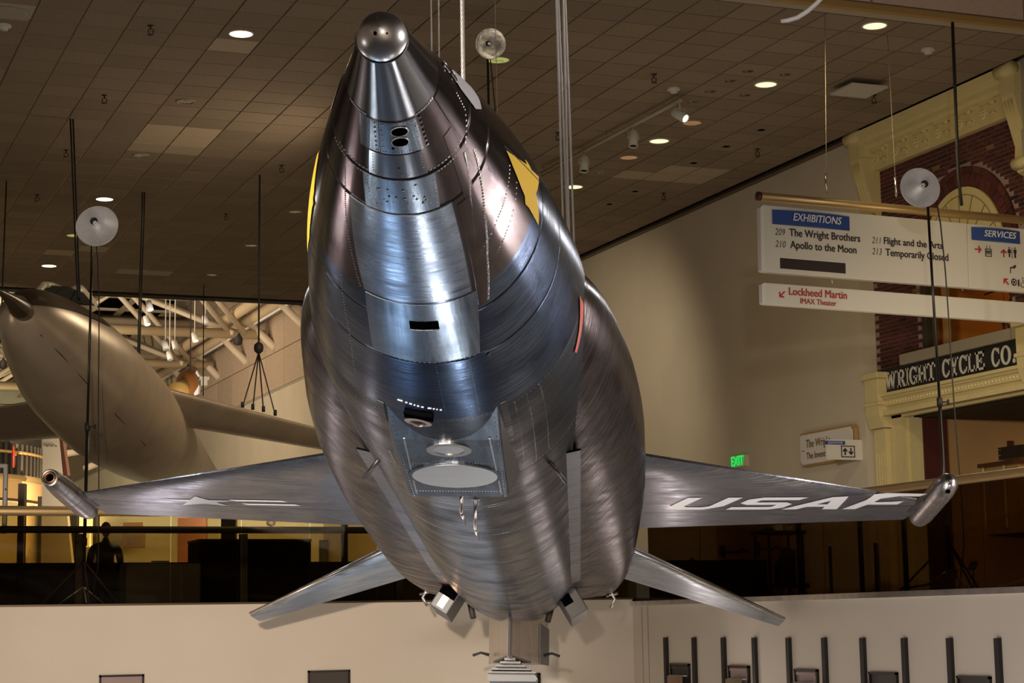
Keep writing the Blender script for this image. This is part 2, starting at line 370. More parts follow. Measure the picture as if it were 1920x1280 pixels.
shell('skin_panel', 1.73, 2.33, lin(1.7, -29, 2.3, -27), lin(1.7, 30, 2.3, 23), 'steel_plate', .002, na=6, ntt=16)
shell('skin_panel', .41, .60, 63.5, 84, 'steel_side', .003, ntt=8)
# oval sight holes, slot, vents
def oval(a, th, ra, rs, m='hole_black', rim=True, name='sight_hole', off=.0045, n=28, par=None):
    c = onb(a, th, 0); t = math.radians(th); S = Vector((math.cos(t), 0, math.sin(t))); N_ = Vector((math.sin(t), 0, -math.cos(t)))
    sl = (rad(a+.02)-rad(a-.02))/.04; A_ = (Vector((0, 1, 0))+N_*sl).normalized(); N2 = S.cross(A_)
    if N2.dot(N_) < 0: N2 = -N2
    P = lambda k, q, o_: c+S*(rs*q*math.cos(2*PI*k/n))+A_*(ra*q*math.sin(2*PI*k/n))+N2*o_
    hb = MB().add([P(k, 1, off) for k in range(n)], [tuple(range(n))]); h = hb.build(name, m, par or xp, fix=False)
    if rim:
        vs = [P(k, q, o_) for q, o_ in ((1.0, off-.002), (1.0, off+.0012), (1.07, off+.001), (1.09, off-.003)) for k in range(n)]
        fs = [(i*n+k, i*n+(k+1) % n, (i+1)*n+(k+1) % n, (i+1)*n+k) for i in range(3) for k in range(n)]
        MB().add(vs, fs, True).build('hole_rim', 'steel_bright', h)
    return h
oval(.462, 8.2, .026, .029); oval(.523, 6.8, .026, .029); oval(.562, -1.5, .005, .005, rim=False); oval(.545, 118, .022, .022, 'groove'); oval(.615, 113.5, .022, .022, 'groove')
oval(.685, 1, .003, .003, rim=False); oval(1.32, -2, .004, .004, 'groove', rim=False, off=.007)
shell('vent_slot', 1.885, 1.965, -6.6, 7.4, 'hole_black', .0032, na=2, ntt=8)
shell('slot_lip', 1.967, 1.982, -6.6, 7.2, 'steel_plate', .006, na=1, ntt=8)
o1 = oval(3.10, -9.6, .052, .066, 'copper_ring', False, 'drain_plate', .028); 
oval(3.11, -9.6, .025, .04, 'dark_metal', False, 'drain_hole', .030)
MB().lathe([(.0001, .012), (.02, .008), (.028, 0)], onb(3.12, -9.6, .030), (-.16, 0, -1), 16).build('drain_cap', 'copper_ring', xp)
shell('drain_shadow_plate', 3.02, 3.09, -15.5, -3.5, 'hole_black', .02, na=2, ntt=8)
# painted marks, as thin films on the skin
def film(pts, m, name='marking', off=.0035, sub=8):
    """pts = outline (a, angle); triangulated and laid on the curved skin"""
    bm = bmesh.new(); vs = [bm.verts.new((a*3, t*.03, 0)) for a, t in pts]; bm.faces.new(vs)
    bmesh.ops.triangulate(bm, faces=bm.faces)
    for _ in range(4):
        es = [e for e in bm.edges if e.calc_length() > .12]
        if es: bmesh.ops.subdivide_edges(bm, edges=es, cuts=1); bmesh.ops.triangulate(bm, faces=bm.faces)
    for v in bm.verts: v.co = onb(v.co.x/3, v.co.y/.03, off)
    me = bpy.data.meshes.new(name); bm.to_mesh(me); bm.free(); me.materials.append(MATS[m])
    for p in me.polygons: p.use_smooth = True
    o = bpy.data.objects.new(name, me); COL.objects.link(o); o.parent = xp; return o
Y = [(1.24, 94.5), (1.62, 103.2), (1.60, 105.5), (1.66, 106), (1.72, 104), (1.90, 107), (1.74, 92), (1.81, 85.5), (1.84, 79.5), (1.64, 80.3), (1.58, 79.5), (1.55, 82.8), (1.48, 84.3), (1.34, 89.3)]
film(Y, 'yellow_paint', 'yellow_marking'); film([(a, -t) for a, t in Y], 'yellow_paint', 'yellow_marking')
film([(1.26, -92), (1.5, -82), (2.0, -79), (2.3, -83), (2.2, -92), (1.7, -98)], 'yellow_paint', 'yellow_marking', .003)
shell('seam_strip', 1.22, 1.9, lin(1.22, 95.8, 1.9, 103.5), lin(1.22, 96.6, 1.9, 104.2), 'groove', .004, na=8, ntt=1)
film([(.58, 112), (.66, 104), (.83, 99.5), (.93, 106), (.97, 118), (.95, 126), (.7, 128)], 'label_grey', 'data_plate')
film([(.58, -112), (.66, -104), (.83, -99.5), (.93, -106), (.97, -118), (.95, -126), (.7, -128)], 'label_grey', 'data_plate')
film([(3.02, 84), (3.18, 84), (3.36, 67), (3.30, 66), (3.2, 74)], 'red_paint', 'red_marking', .006)
film([(2.40, 25), (2.42, 27), (2.36, 27)], 'dark_metal', 'scratch_mark')
# small stencil line in front of the belly fairing
for k, (t, w) in enumerate(((-18, 2.2), (-14.6, .9), (-12.9, 1.2), (-11, .7), (-9.6, .9), (-7.9, 1.1), (-5.2, 1.6), (-3, .8), (-1.6, .6), (-.2, .9))):
    shell('stencil_dash', 2.905+.006*k, 2.917+.006*k, t, t+w, 'white_paint', .0025, na=1, ntt=1)
# rivet rows: one joined part
rv = MB()
def dome(a, t, r=.0055, off=0.):
    c = onb(a, t, off); tt = math.radians(t); N_ = Vector((math.sin(tt), 0, -math.cos(tt))); S = Vector((math.cos(tt), 0, math.sin(tt))); A_ = Vector((0, 1, 0))
    vs = [c+S*(r*math.cos(k*PI/3))+A_*(r*math.sin(k*PI/3)) for k in range(6)]+[c+(S*math.cos(k*PI/3)+A_*math.sin(k*PI/3))*(r*.6)+N_*(r*.45) for k in range(6)]+[c+N_*(r*.6)]
    rv.add(vs, [(k, (k+1) % 6, (k+1) % 6+6, k+6) for k in range(6)]+[(k+6, (k+1) % 6+6, 12) for k in range(6)], True)
def row(a0, t0, a1, t1, n, r=.0055, off=0., skip=0):
    for k in range(n):
        if skip and random.random() < skip: continue
        q = k/(n-1); dome(a0+(a1-a0)*q, t0+(t1-t0)*q, r, off)
def prow(P, n, r=.0055):
    for k in range(n):
        q = k/(n-1)*(len(P)-1); i = min(int(q), len(P)-2); w = q-i; dome(P[i][0]*(1-w)+P[i+1][0]*w, P[i][1]*(1-w)+P[i+1][1]*w, r)
prow([(.82, 60), (1.09, 46.4), (1.34, 38.4), (1.8, 29.6)], 74, .0068); prow([(.88, 69), (1.24, 51.5), (1.52, 41.9), (1.85, 34)], 62, .0062)
prow([(.60, 95), (.70, 88), (.78, 66)], 13, .0045); prow([(1.30, 88), (1.33, 70), (1.36, 58), (1.45, 40)], 24, .0045); prow([(1.42, 84), (1.50, 60), (1.56, 48)], 18, .0045)
for s_ in (-1, 1):
    row(.425, -20 if s_ < 0 else 35, .59, -18.5 if s_ < 0 else 32, 7, .0055, .002); row(.425, -12.5 if s_ < 0 else 27.5, .59, -11.5 if s_ < 0 else 25, 6, .004, .003)
    row(.62, s_*22.5, .745, s_*22, 8, .003, .003); row(.79, s_*27.5, .98, s_*23.5, 9, .004, .003)
row(.423, -10, .423, 24, 5, .004, .003); row(.588, -9, .588, 22, 5, .004, .003); row(.735, -20, .735, 20, 8, .003, .003)
row(.775, -34, .775, -70, 12); row(.775, 33, .775, 58, 9); row(.40, 33, .40, 60, 8, .006); row(.40, -33, .40, -60, 8, .006)
row(.745, 27, .745, 62, 10); row(.745, -28, .745, -62, 10)
random.seed(3)
for k in range(26): dome(random.uniform(.79, .97), random.uniform(-20, 20), random.choice((.0035, .006)), .003)
row(2.34, -14, 2.34, 20, 16, .005); row(2.20, -8, 2.20, 14, 10, .004)
row(2.4, 17, 3.05, 16, 24, .0035); row(2.4, 2, 3.0, 2, 18, .0025)
for t in (31, 37, 44): row(3.14, t, 4.55, t-1.5, 44, .0032, -.001, .1)
for t in (-40, -30): row(3.2, t, 4.5, t, 24, .004, 0, .2)
prow([(.85, -50), (1.2, -44), (1.7, -32)], 50, .004); prow([(1.75, -45), (2.3, -40), (3.0, -38)], 40, .004)
for a in (3.13, 4.58): row(a, -60, a, 62, 60, .003)
rv.build('rivet_row', 'rivet', xp, kind='stuff', fix=False)
# side fairings
WK = [3.0, 3.5, 3.85, 4.6, 5.4, 6.9, 9, 11, 13, 14.6]; WV = [.60, .735, .80, .89, .975, 1.075, 1.135, 1.14, 1.11, 1.03]
def fairing(sg):
    mb = MB(); rings = []; nA = 70; nt = 30
    for i in range(nA+1):
        a = 3.05+(14.6-3.05)*i/nA; w = interp(a, WK, WV); r = rad(a)
        g = min(1, (a-3.05)/2.6); g = g*g*(3-2*g); si = (1-g)*.55+g*.60; si = min(si, r*.97); h = interp(a, [3.05, 3.6, 4.6, 6, 9, 12, 14.6], [.17, .25, .35, .40, .42, .37, .265]); ex = interp(a, [3.05, 5.6, 9, 13, 14.6], [2.0, 2.8, 3.4, 5.5, 6.5])
        w = max(w, .3); row_ = [(sg*si*.6, a, -h)]
        for k in range(nt+1):
            t = -PI/2+PI*k/nt; cs = abs(math.cos(t))**(2/ex); sn = abs(math.sin(t))**(2/ex)*(1 if t > 0 else -1)
            row_.append((sg*(si*.92+(w-si*.92)*cs), a, (h*(1-.22*max(0, (cs-.0))*g) if t < 0 else h*.95)*sn))
        row_.append((sg*si*.6, a, h)); rings.append(row_)
    m_ = len(rings[0]); vs = [p for r_ in rings for p in r_]; fs = []
    for i in range(nA):
        for k in range(m_): fs.append((i*m_+k, i*m_+(k+1) % m_, (i+1)*m_+(k+1) % m_, (i+1)*m_+k))
    mb.add(vs, fs, True); mb.add(rings[-1], [tuple(range(m_))]); mb.add(rings[0], [tuple(range(m_))])
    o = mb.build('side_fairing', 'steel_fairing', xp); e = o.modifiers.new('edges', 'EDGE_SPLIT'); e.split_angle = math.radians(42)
    # lengthwise cover strip along the inner seam and a rivet line on the outer edge
    st = MB(); P = []; 
    for i in range(40):
        a = 5.2+(14.3-5.2)*i/39; r = rad(a); s0 = .60 if r > .63 else r*.95; u0 = -math.sqrt(max(r*r-s0*s0, .01)); 
        for d_, z_ in ((-.035, .0), (-.035, -.012), (.05, -.012), (.05, .0)): P.append((sg*(s0+d_), a, u0+z_-.016+abs(d_)*.0-(.02 if d_ < 0 else 0)))
    st.add(P, [(i*4+k, i*4+(k+1) % 4, (i+1)*4+(k+1) % 4, (i+1)*4+k) for i in range(39) for k in range(4)]); st.build('seam_cover', 'steel_wing', o)
    return o
for sg in (-1, 1): fairing(sg)
# belly wedge with its two round windows
bwg = MB(); prof = [(3.03, -.585), (3.45, -.684), (4.0, -.742), (4.52, -.792), (4.55, -.60)]
L_ = [(-.262, a, u) for a, u in prof]; R_ = [(.262, a, u) for a, u in prof]; top = [(-.262, 4.55, -.3), (-.262, 3.03, -.3), (.262, 4.55, -.3), (.262, 3.03, -.3)]
vs = L_+R_+top; bwg.add(vs, [(i, i+1, i+6, i+5) for i in range(4)]+[(0, 1, 2, 3, 4, 10, 11), (5, 6, 7, 8, 9, 12, 13)])
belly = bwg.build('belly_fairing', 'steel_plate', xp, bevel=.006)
for sg in (-1, 1):
    MB().prism([(sg*.266, 3.10, -.592), (sg*.266, 3.45, -.676), (sg*.266, 4.0, -.734), (sg*.266, 4.50, -.782), (sg*.325, 4.50, -.655), (sg*.31, 4.0, -.65), (sg*.285, 3.45, -.635)], (sg*-.02, 0, .01)).build('side_wall', 'dark_metal', belly)
def wedge_u(a): return interp(a, [p[0] for p in prof[:4]], [p[1] for p in prof[:4]])
def disc_on_wedge(a, r, name, m, off, parent, rin=0, ex=1., **kw):
    n = 48; sl = (wedge_u(a+.05)-wedge_u(a-.05))/.1; A_ = Vector((0, 1, sl)).normalized(); N_ = Vector((0, sl, -1)).normalized(); c = Vector((0, a, wedge_u(a)))+N_*off
    q = [c+Vector((1, 0, 0))*(r*ex*math.cos(2*PI*k/n))+A_*(r*math.sin(2*PI*k/n)) for k in range(n)]
    mb = MB()
    if rin:
        q2 = [c+Vector((1, 0, 0))*(rin*ex*math.cos(2*PI*k/n))+A_*(rin*math.sin(2*PI*k/n)) for k in range(n)]; lo = [p-N_*.012 for p in q]; li = [p-N_*.012 for p in q2]
        mb.add(lo+q+q2+li, [(i*n+k, i*n+(k+1) % n, (i+1)*n+(k+1) % n, (i+1)*n+k) for i in range(3) for k in range(n)], False)
    else: mb.add(q+[p-N_*.012 for p in q], [tuple(range(n))]+[(k, (k+1) % n, n+(k+1) % n, n+k) for k in range(n)])
    return mb.build(name, m, parent, **kw)
d1 = disc_on_wedge(3.60, .112, 'window_ring', 'steel_bright', .007, belly, .078); disc_on_wedge(3.60, .078, 'round_window', 'steel_disc', .003, belly, label='small round brushed window')
d2 = disc_on_wedge(4.08, .240, 'window_ring', 'steel_plate', .006, belly, .222); disc_on_wedge(4.08, .221, 'round_window', 'steel_disc', .008, belly, label='large round brushed window')
for sg in (-1, 1):
    ln = MB(); ln.prism([(sg*.205, 3.42, wedge_u(3.42)-.0015), (sg*.212, 3.42, wedge_u(3.42)-.0015), (sg*.232, 4.45, wedge_u(4.45)-.0015), (sg*.224, 4.45, wedge_u(4.45)-.0015)], (0, 0, -.003)); ln.build('edge_strip', 'steel_bright', belly)
# raised flange around the wedge on the skin
for sg in (-1, 1):
    shell('wedge_flange', 3.05, 4.55, lin(3.05, sg*25, 4.55, sg*21.5), lin(3.05, sg*28, 4.55, sg*25.5), 'steel_body', .004, na=14, ntt=2)
rb = MB()
for k in range(26):
    q = k/25
    for sg in (-1, 1):
        p = Vector((sg*.245, 3.2+1.3*q, wedge_u(3.2+1.3*q))); rb.lathe([(.0001, .003), (.004, 0)], p, (0, 0, -1), 6)
for k in range(30):
    t = -1+2*k/29; rb.lathe([(.0001, .003), (.004, 0)], Vector((t*.2, 3.86, wedge_u(3.86))), (0, 0, -1), 6)
    rb.lathe([(.0001, .003), (.004, 0)], Vector((t*.22, 4.40, wedge_u(4.40))), (0, 0, -1), 6)
rb.build('wedge_rivets', 'rivet', belly, kind='stuff', fix=False)
# drain masts under the belly
for s0, a0, h in ((.0, 4.66, .16), (.05, 5.15, .18)):
    m_ = MB(); b0 = Vector((s0, a0, -.70)); e0 = b0+Vector((0, .0, -h)); 
    m_.box(b0+Vector((0, 0, .0)), (.05, .07, .02)); m_.tube([b0, e0], .010, 8); m_.tube([e0, e0+Vector((.012, .16, -.035))], .008, 8)
    m_.build('drain_mast', 'steel_pod', xp)
for sg, a0, t in ((-1, 5.15, -47), (1, 5.0, 43)):
    p = onb(a0, t, 0); d = (onb(a0, t, .12)-p); MB().tube([p-d*.1, p+d+Vector((0, .12, 0))], .013, 8).build('blade_antenna', 'dark_metal', xp)
# wings
def wing(sg):
    rootS, tipS = .98, 3.32; n = 26; mb = MB(); rings = []
    for j in range(9):
        q = j/8; s = rootS+(tipS-rootS)*q; le = 6.72+.747*s; ch = 4.54-1.0645*s; th = ch*.052
        ring = []
        for k in range(n):
            ang = 2*PI*k/n; xx = .5-.5*math.cos(ang); 
            yt = .5*th*(2.9*math.sqrt(max(xx, 0))*.34+.0 if xx < .12 else 1)*1.0
            yt = .5*th*min(1, (xx/.14)**.5 if xx < .14 else 1)*(1 if xx < .55 else 1-(xx-.55)/.45*.72)
            z = yt if ang < PI else -yt*.85
            ring.append((sg*s, le+ch*xx, z-.01-.012*(s-rootS)))
        rings.append(ring)
    vs = [p for r_ in rings for p in r_]
    fs = [(i*n+k, i*n+(k+1) % n, (i+1)*n+(k+1) % n, (i+1)*n+k) for i in range(8) for k in range(n)]
    mb.add(vs, fs, True); mb.add(rings[0], [tuple(range(n))]); mb.add(rings[-1], [tuple(range(n))])
    o = mb.build('wing', 'steel_wing', xp); e = o.modifiers.new('edges', 'EDGE_SPLIT'); e.split_angle = math.radians(50)
    return o
def wlow(s, a):
    s_ = abs(s); le = 6.72+.747*s_; ch = 4.54-1.0645*s_; th = ch*.052; xx = (a-le)/ch
    yt = .5*th*(min(1, (max(xx, 0)/.14)**.5) if xx < .14 else 1)*(1 if xx < .55 else 1-(xx-.55)/.45*.72)
    return -yt*.85-.01-.012*(s_-.98)
wl = wing(-1); wr = wing(1)
def wfilm(pts, m, par, name='marking', off=.004):
    bm = bmesh.new(); bm.faces.new([bm.verts.new((s, a, 0)) for s, a in pts]); bmesh.ops.triangulate(bm, faces=bm.faces)
    for _ in range(3):
        es = [e for e in bm.edges if e.calc_length() > .15]
        if es: bmesh.ops.subdivide_edges(bm, edges=es, cuts=1); bmesh.ops.triangulate(bm, faces=bm.faces)
    for v in bm.verts: v.co.z = wlow(v.co.x, v.co.y)-off
    me = bpy.data.meshes.new(name); bm.to_mesh(me); bm.free(); me.materials.append(MATS[m])
    o = bpy.data.objects.new(name, me); COL.objects.link(o); o.parent = par; return o
# the letters U S A F, drawn as heavy slanted strokes: local x right, y up (forward)
def glyph(kind):
    R = lambda x0, y0, x1, y1: [(x0, y0), (x1, y0), (x1, y1), (x0, y1)]
    if kind == 'U': return [[(0, .3), (0, 1), (.26, 1), (.26, .3)], [(.74, .3), (.74, 1), (1, 1), (1, .3)], [(0, .3), (.26, .3), (.36, .22), (.64, .22), (.74, .3), (1, .3), (.76, 0), (.24, 0)]]
    if kind == 'S': return [[(0, 0), (.8, 0), (1, .16), (1, .46), (.82, .60), (.26, .60), (.26, .78), (.95, .78), (1, 1), (.2, 1), (0, .84), (0, .54), (.18, .40), (.74, .40), (.74, .22), (0, .22)]]
    if kind == 'A': return [[(0, 0), (.36, 1), (.64, 1), (.5, .72), (.27, 0)], [(.5, .72), (.64, 1), (1, 0), (.73, 0)], [(.34, .22), (.66, .22), (.60, .42), (.40, .42)]]
    if kind == 'F': return [[(0, 0), (0, 1), (1, 1), (1, .78), (.26, .78), (.26, 0)], [(.26, .38), (.26, .58), (.84, .58), (.84, .38)]]
for ch_, s0, w_ in (('U', 1.30, .42), ('S', 1.80, .42), ('A', 2.24, .44), ('F', 2.72, .40)):
    bmv = []
    for g in glyph(ch_): bmv.append([(s0+w_*x+.17*y_, 9.50-.60*y_) for x, y_ in g])
    parts_ = [wfilm(g, 'white_paint', wr, 'letter_'+ch_.lower()) for g in bmv]
    if len(parts_) > 1:   # one mesh per letter
        bm = bmesh.new()
        for p_ in parts_: bm.from_mesh(p_.data)
        bm.to_mesh(parts_[0].data); bm.free()
        for p_ in parts_[1:]: bpy.data.objects.remove(p_)
st_ = []
for k in range(10):
    r_ = .24 if k % 2 == 0 else .092; t = -PI/2+k*PI/5; st_.append((-2.36+r_*math.cos(t)*1.35, 9.32+r_*math.sin(t)*1.1))
wfilm(st_, 'star_blue', wl, 'star_emblem')
wfilm([(-2.12, 9.20), (-1.70, 9.20), (-1.66, 9.27), (-2.08, 9.27)], 'white_paint', wl, 'insignia_bar'); wfilm([(-2.05, 9.38), (-1.62, 9.38), (-1.58, 9.45), (-2.01, 9.45)], 'white_paint', wl, 'insignia_bar')
for par, sg in ((wl, -1), (wr, 1)):
    q = [(sg*1.15, 9.78), (sg*3.25, 9.36), (sg*3.25, 9.372), (sg*1.15, 9.792)]; wfilm(q if sg > 0 else q[::-1], 'groove', par, 'flap_gap', .003)
    q = [(sg*3.26, 9.1), (sg*3.30, 9.1), (sg*3.30, 9.7), (sg*3.26, 9.7)]; wfilm(q, 'groove', par, 'tip_gap', .003)
# wing tip pods
def pod(sg, open_):
    c = Vector((sg*3.40, 0, -.005)); mb = MB(); ax = (0, 1, -.05)
    if open_: prof_ = [(.045, 8.74), (.046, 8.665), (.060, 8.655), (.068, 8.68), (.078, 8.80), (.088, 9.0), (.092, 9.25), (.092, 9.75), (.070, 9.93), (.0001, 9.95)]
    else: prof_ = [(.0001, 8.56), (.028, 8.565), (.060, 8.60), (.082, 8.68), (.092, 8.85), (.092, 9.78), (.08, 9.93), (.05, 9.96), (.0001, 9.965)]
    mb.lathe(prof_, Vector((sg*3.40, 0, .43)), Vector((0, 1, -.05)), 32)
    o = mb.build('wing_tip_pod', 'steel_pod', xp)
    if open_:
        MB().lathe([(.0001, 8.72), (.045, 8.72)], Vector((sg*3.40, 0, .43)), Vector((0, 1, -.05)), 24).build('pod_opening', 'hole_black', o)
        MB().lathe([(.030, 8.70), (.034, 8.662), (.038, 8.66), (.040, 8.70)], Vector((sg*3.40, 0, .43)), Vector((0, 1, -.05)), 24).build('pod_ring', 'copper_ring', o)
    else:
        MB().lathe([(.02, 8.562), (.045, 8.578), (.047, 8.583)], Vector((sg*3.40, 0, .43)), Vector((0, 1, -.05)), 24).build('pod_ring', 'steel_bright', o)
        ov = MB().lathe([(.0001, 0), (.020, 0)], Vector((sg*3.40-.01, 8.60, -.072)), (-.1, -.7, -.7), 16); ov.build('pod_opening', 'hole_black', o)
    cv = MB()
    for aa in (9.25, 9.62): cv.box((sg*3.325, aa, -.03), (.02, .10, .045))
    cv.build('pod_bracket', 'dark_metal', o)
pod(-1, True); pod(1, False)
# horizontal tail halves
def stab(sg):
    rings = []; n = 20; an = math.tan(math.radians(15.5))
    for j in range(6):
        q = j/5; s = .90+(2.70-.90)*q; le = 13.83-(2.70-s)*1.20; te = 14.48-(2.70-s)*.33; ch = te-le; th = ch*.055+.012; u0 = -.03-an*(s-.98); ring = []
        for k in range(n):
            ang = 2*PI*k/n; xx = .5-.5*math.cos(ang); yt = .5*th*(min(1, (xx/.12)**.5) if xx < .12 else 1)*(1 if xx < .7 else 1-(xx-.7)/.3*.2)
            ring.append((sg*s, le+ch*xx, u0+(yt if ang < PI else -yt)))
        rings.append(ring)
    mb = MB(); mb.add([p for r_ in rings for p in r_], [(i*n+k, i*n+(k+1) % n, (i+1)*n+(k+1) % n, (i+1)*n+k) for i in range(5) for k in range(n)], True)
    mb.add(rings[0], [tuple(range(n))]); mb.add(rings[-1], [tuple(range(n))]); o = mb.build('tailplane', 'steel_tail', xp)
    e = o.modifiers.new('edges', 'EDGE_SPLIT'); e.split_angle = math.radians(40)
    MB().tube([(sg*.93, 11.72, -.03), (sg*2.70, 13.84, -.03-an*1.72)], [.022, .014], 8).build('leading_edge_strip', 'steel_bright', o)
stab(-1); stab(1)
# wedge fins
def fin(u0, u1, u0b, name):
    mb = MB(); prof_ = [(0, 12.12), (.008, 12.17), (.225, 14.0), (.31, 14.7), (-.31, 14.7), (-.225, 14.0), (-.008, 12.17)]
    lo = [(s, a, u1+(a-12.15)*.05) for s, a in prof_]; hi = [(s, a, u0) for s, a in prof_]; n = len(lo)
    mb.add(lo+hi, [tuple(range(n)), tuple(range(n, 2*n))]+[(k, (k+1) % n, n+(k+1) % n, n+k) for k in range(n)])
    return mb.build(name, 'fin_metal', xp)
vf = fin(-.3, -1.06, 0, 'ventral_fin'); MB().prism([(-.010, 12.115, -.5), (.010, 12.115, -.5), (.014, 12.18, -.5), (-.014, 12.18, -.5)], (0, 0, -.55)).build('fin_edge', 'dark_rubber', vf)
MB().prism([(.235, 14.05, -.56), (.315, 14.7, -.56), (.315, 14.7, -.94), (.235, 14.05, -.97)], (.008, 0, 0)).build('speed_brake', 'foot_metal', vf)
fin(.3, 1.95, 0, 'dorsal_fin')
ms = MB()
for sg in (-1, 1): ms.tube([(sg*.28, 14.1, -.88), (sg*.36, 14.08, -.86), (sg*.44, 14.05, -.89)], [.016, .012, .014], 8)
ms.build('fin_pins', 'dark_rubber', vf)
# stepped block at the foot of the fin
stp = MB(); stp.prism([(-.18, 12.9, -1.03), (.18, 12.9, -1.03), (.02, 12.2, -1.03), (-.02, 12.2, -1.03)], (0, 0, -.02))
for k in range(4): w_ = .05+.045*k; stp.bb(-w_, w_, 12.25+.12*k, 12.9, -1.07-.022*k, -1.050-.022*k)
stp.bb(-.215, .235, 12.6, 13.1, -1.165, -1.15)
stp.prism([(-.21, 12.7, -1.165), (.22, 12.7, -1.165), (.25, 12.7, -1.21), (.23, 12.7, -1.235), (-.21, 12.7, -1.235), (-.235, 12.7, -1.20)], (0, .35, 0)); stp.build('fin_foot', 'foot_metal', vf)
# rear skid housings, hooks
for sg, s0, u0, dk in ((-1, -.60, -.37, True), (1, .53, -.40, False)):
    hb = MB(); c = Vector((s0, 13.2, u0)); tilt = -.55*sg
    X_ = Vector((math.cos(tilt), 0, math.sin(tilt)*-1)); Z_ = Vector((0, 1, 0)).cross(X_)*-1
    hb.box(c, (.19, .8, .44), (X_, Vector((0, 1, 0)), Z_)); ho = hb.build('skid_housing', 'foot_metal', xp, bevel=.01)
    MB().box(c+Vector((0, -.395, 0))+Z_*(.03 if dk else .04)-X_*(0 if dk else .04), (.17 if dk else .10, .03, .20 if dk else .26), (X_, Vector((0, 1, 0)), Z_)).build('housing_mouth', 'hole_black', ho)
    if dk: MB().box(c+Vector((0, -.395, 0))-Z_*.13, (.07, .03, .12), (X_, Vector((0, 1, 0)), Z_)).build('inner_bracket', 'copper_ring', ho)
    MB().tube([c+Vector((-sg*.16, .1, -.05)), c+Vector((-sg*.20, .05, -.22))], .03, 8).build('skid_pin', 'dark_rubber', ho)
    hk = MB(); p = Vector((sg*.98, 14.55, -.20)); hk.tube([p+Vector((0, 0, .06)), p, p+Vector((sg*.03, .03, -.05)), p+Vector((-sg*.02, .03, -.14))], .016, 8); hk.tube([p+Vector((-.06, 0, -.02)), p+Vector((.06, 0, .01))], .014, 8); hk.build('tie_down_hook', 'steel_bright', xp)
# ------------------------------------------------------------------ setting
mat('plaster', (.60, .52, .40), .85, noise=.05, nscale=.8)
mat('front_plaster', (.74, .67, .57), .8, noise=.04, nscale=.7)
mat('tile', (.27, .205, .145), .95, noise=.22, nscale=45, bump=.6, bscale=90, rand=.10)
mat('tile_light', (.50, .39, .28), .9, noise=.10, nscale=40, rand=.05)
mat('tile_plain', (.44, .36, .26), .85)
mat('ceiling_void', (.02, .014, .010), .9); mat('runner', (.12, .085, .05), .35, .6)
mat('carpet', (.20, .21, .25), .95, noise=.2, nscale=6); mat('fascia', (.60, .43, .33), .7, noise=.12, nscale=6, stretch=(1, 1, 8))
mat('brass', (.68, .47, .22), .42, .75); mat('dark_wall', (.05, .035, .02), .8)
mat('cream', (.66, .55, .27), .55, noise=.04, nscale=8); mat('cream_line', (.26, .20, .09), .8)
mat('brick', (.085, .020, .016), .85, noise=.25, nscale=14, rand=.35); mat('mortar', (.34, .235, .21), .95)
mat('brick_dark', (.02, .012, .012), .8); mat('brick_pale', (.20, .11, .05), .85)
mat('stone_grey', (.38, .34, .27), .8); mat('sign_black', (.012, .010, .010), .5); mat('sign_letter', (.62, .60, .54), .5)
mat('orange_wall', (.50, .17, .02), .7); mat('maroon', (.07, .012, .008), .6); mat('brown_wall', (.42, .24, .09), .8)
mat('wood_gold', (.42, .25, .08), .5); mat('wood_dark', (.06, .02, .012), .35)
mat('off_white', (.72, .69, .62), .5); mat('sign_blue', (.03, .07, .30), .45); mat('ink', (.03, .018, .02), .6); mat('ink_red', (.45, .035, .035), .6)
mat('white_ink', (.85, .85, .85), .5); mat('black_gloss', (.012, .010, .010), .25); mat('near_black', (.02, .016, .014), .6)
mat('lamp_on', (1, .95, .72), .5, 0, 9, (1, .93, .66)); mat('lamp_soft', (1, .93, .6), .5, 0, 1.25, (1, .90, .50)); mat('lamp_green', (.6, .65, .2), .5, 0, .35, (.75, .85, .25))
mat('bulb_glow', (1, .95, .85), .5, 0, 5, (1, .85, .6)); mat('red_led', (1, .1, .15), .5, 0, 2.5, (1, .05, .12)); mat('exit_green', (.02, .6, .08), .5, 0, .9, (.0, .75, .12))
mat('reflector_dark', (.10, .08, .06), .25, .9); mat('copper_refl', (.60, .33, .18), .3, .9, .25, (.8, .4, .2)); mat('pin_bright', (.85, .80, .72), .3, .6)
mat('grey_white', (.55, .53, .48), .6); mat('track', (.26, .22, .16), .5)
MATS['tinted_glass'] = glassmat('tinted_glass', (.34, .26, .16), .012); MATS['left_glass'] = glassmat('left_glass', (.74, .68, .52), .010)
MATS['dark_glass'] = glassmat('dark_glass', (.60, .54, .38), .008)
HC = CZ+7.924; FL = CZ+.23
# floors and hall shell
struct('floor', MB().bb(-16, 17.4, -12, 22.1, -.1, 0), 'carpet')
struct('wall_back', MB().bb(-13.2, 17.6, -12.3, -12, 0, 20), 'plaster')
struct('wall_left', MB().bb(-13.2, -13, -12, 22, 0, 20), 'plaster')
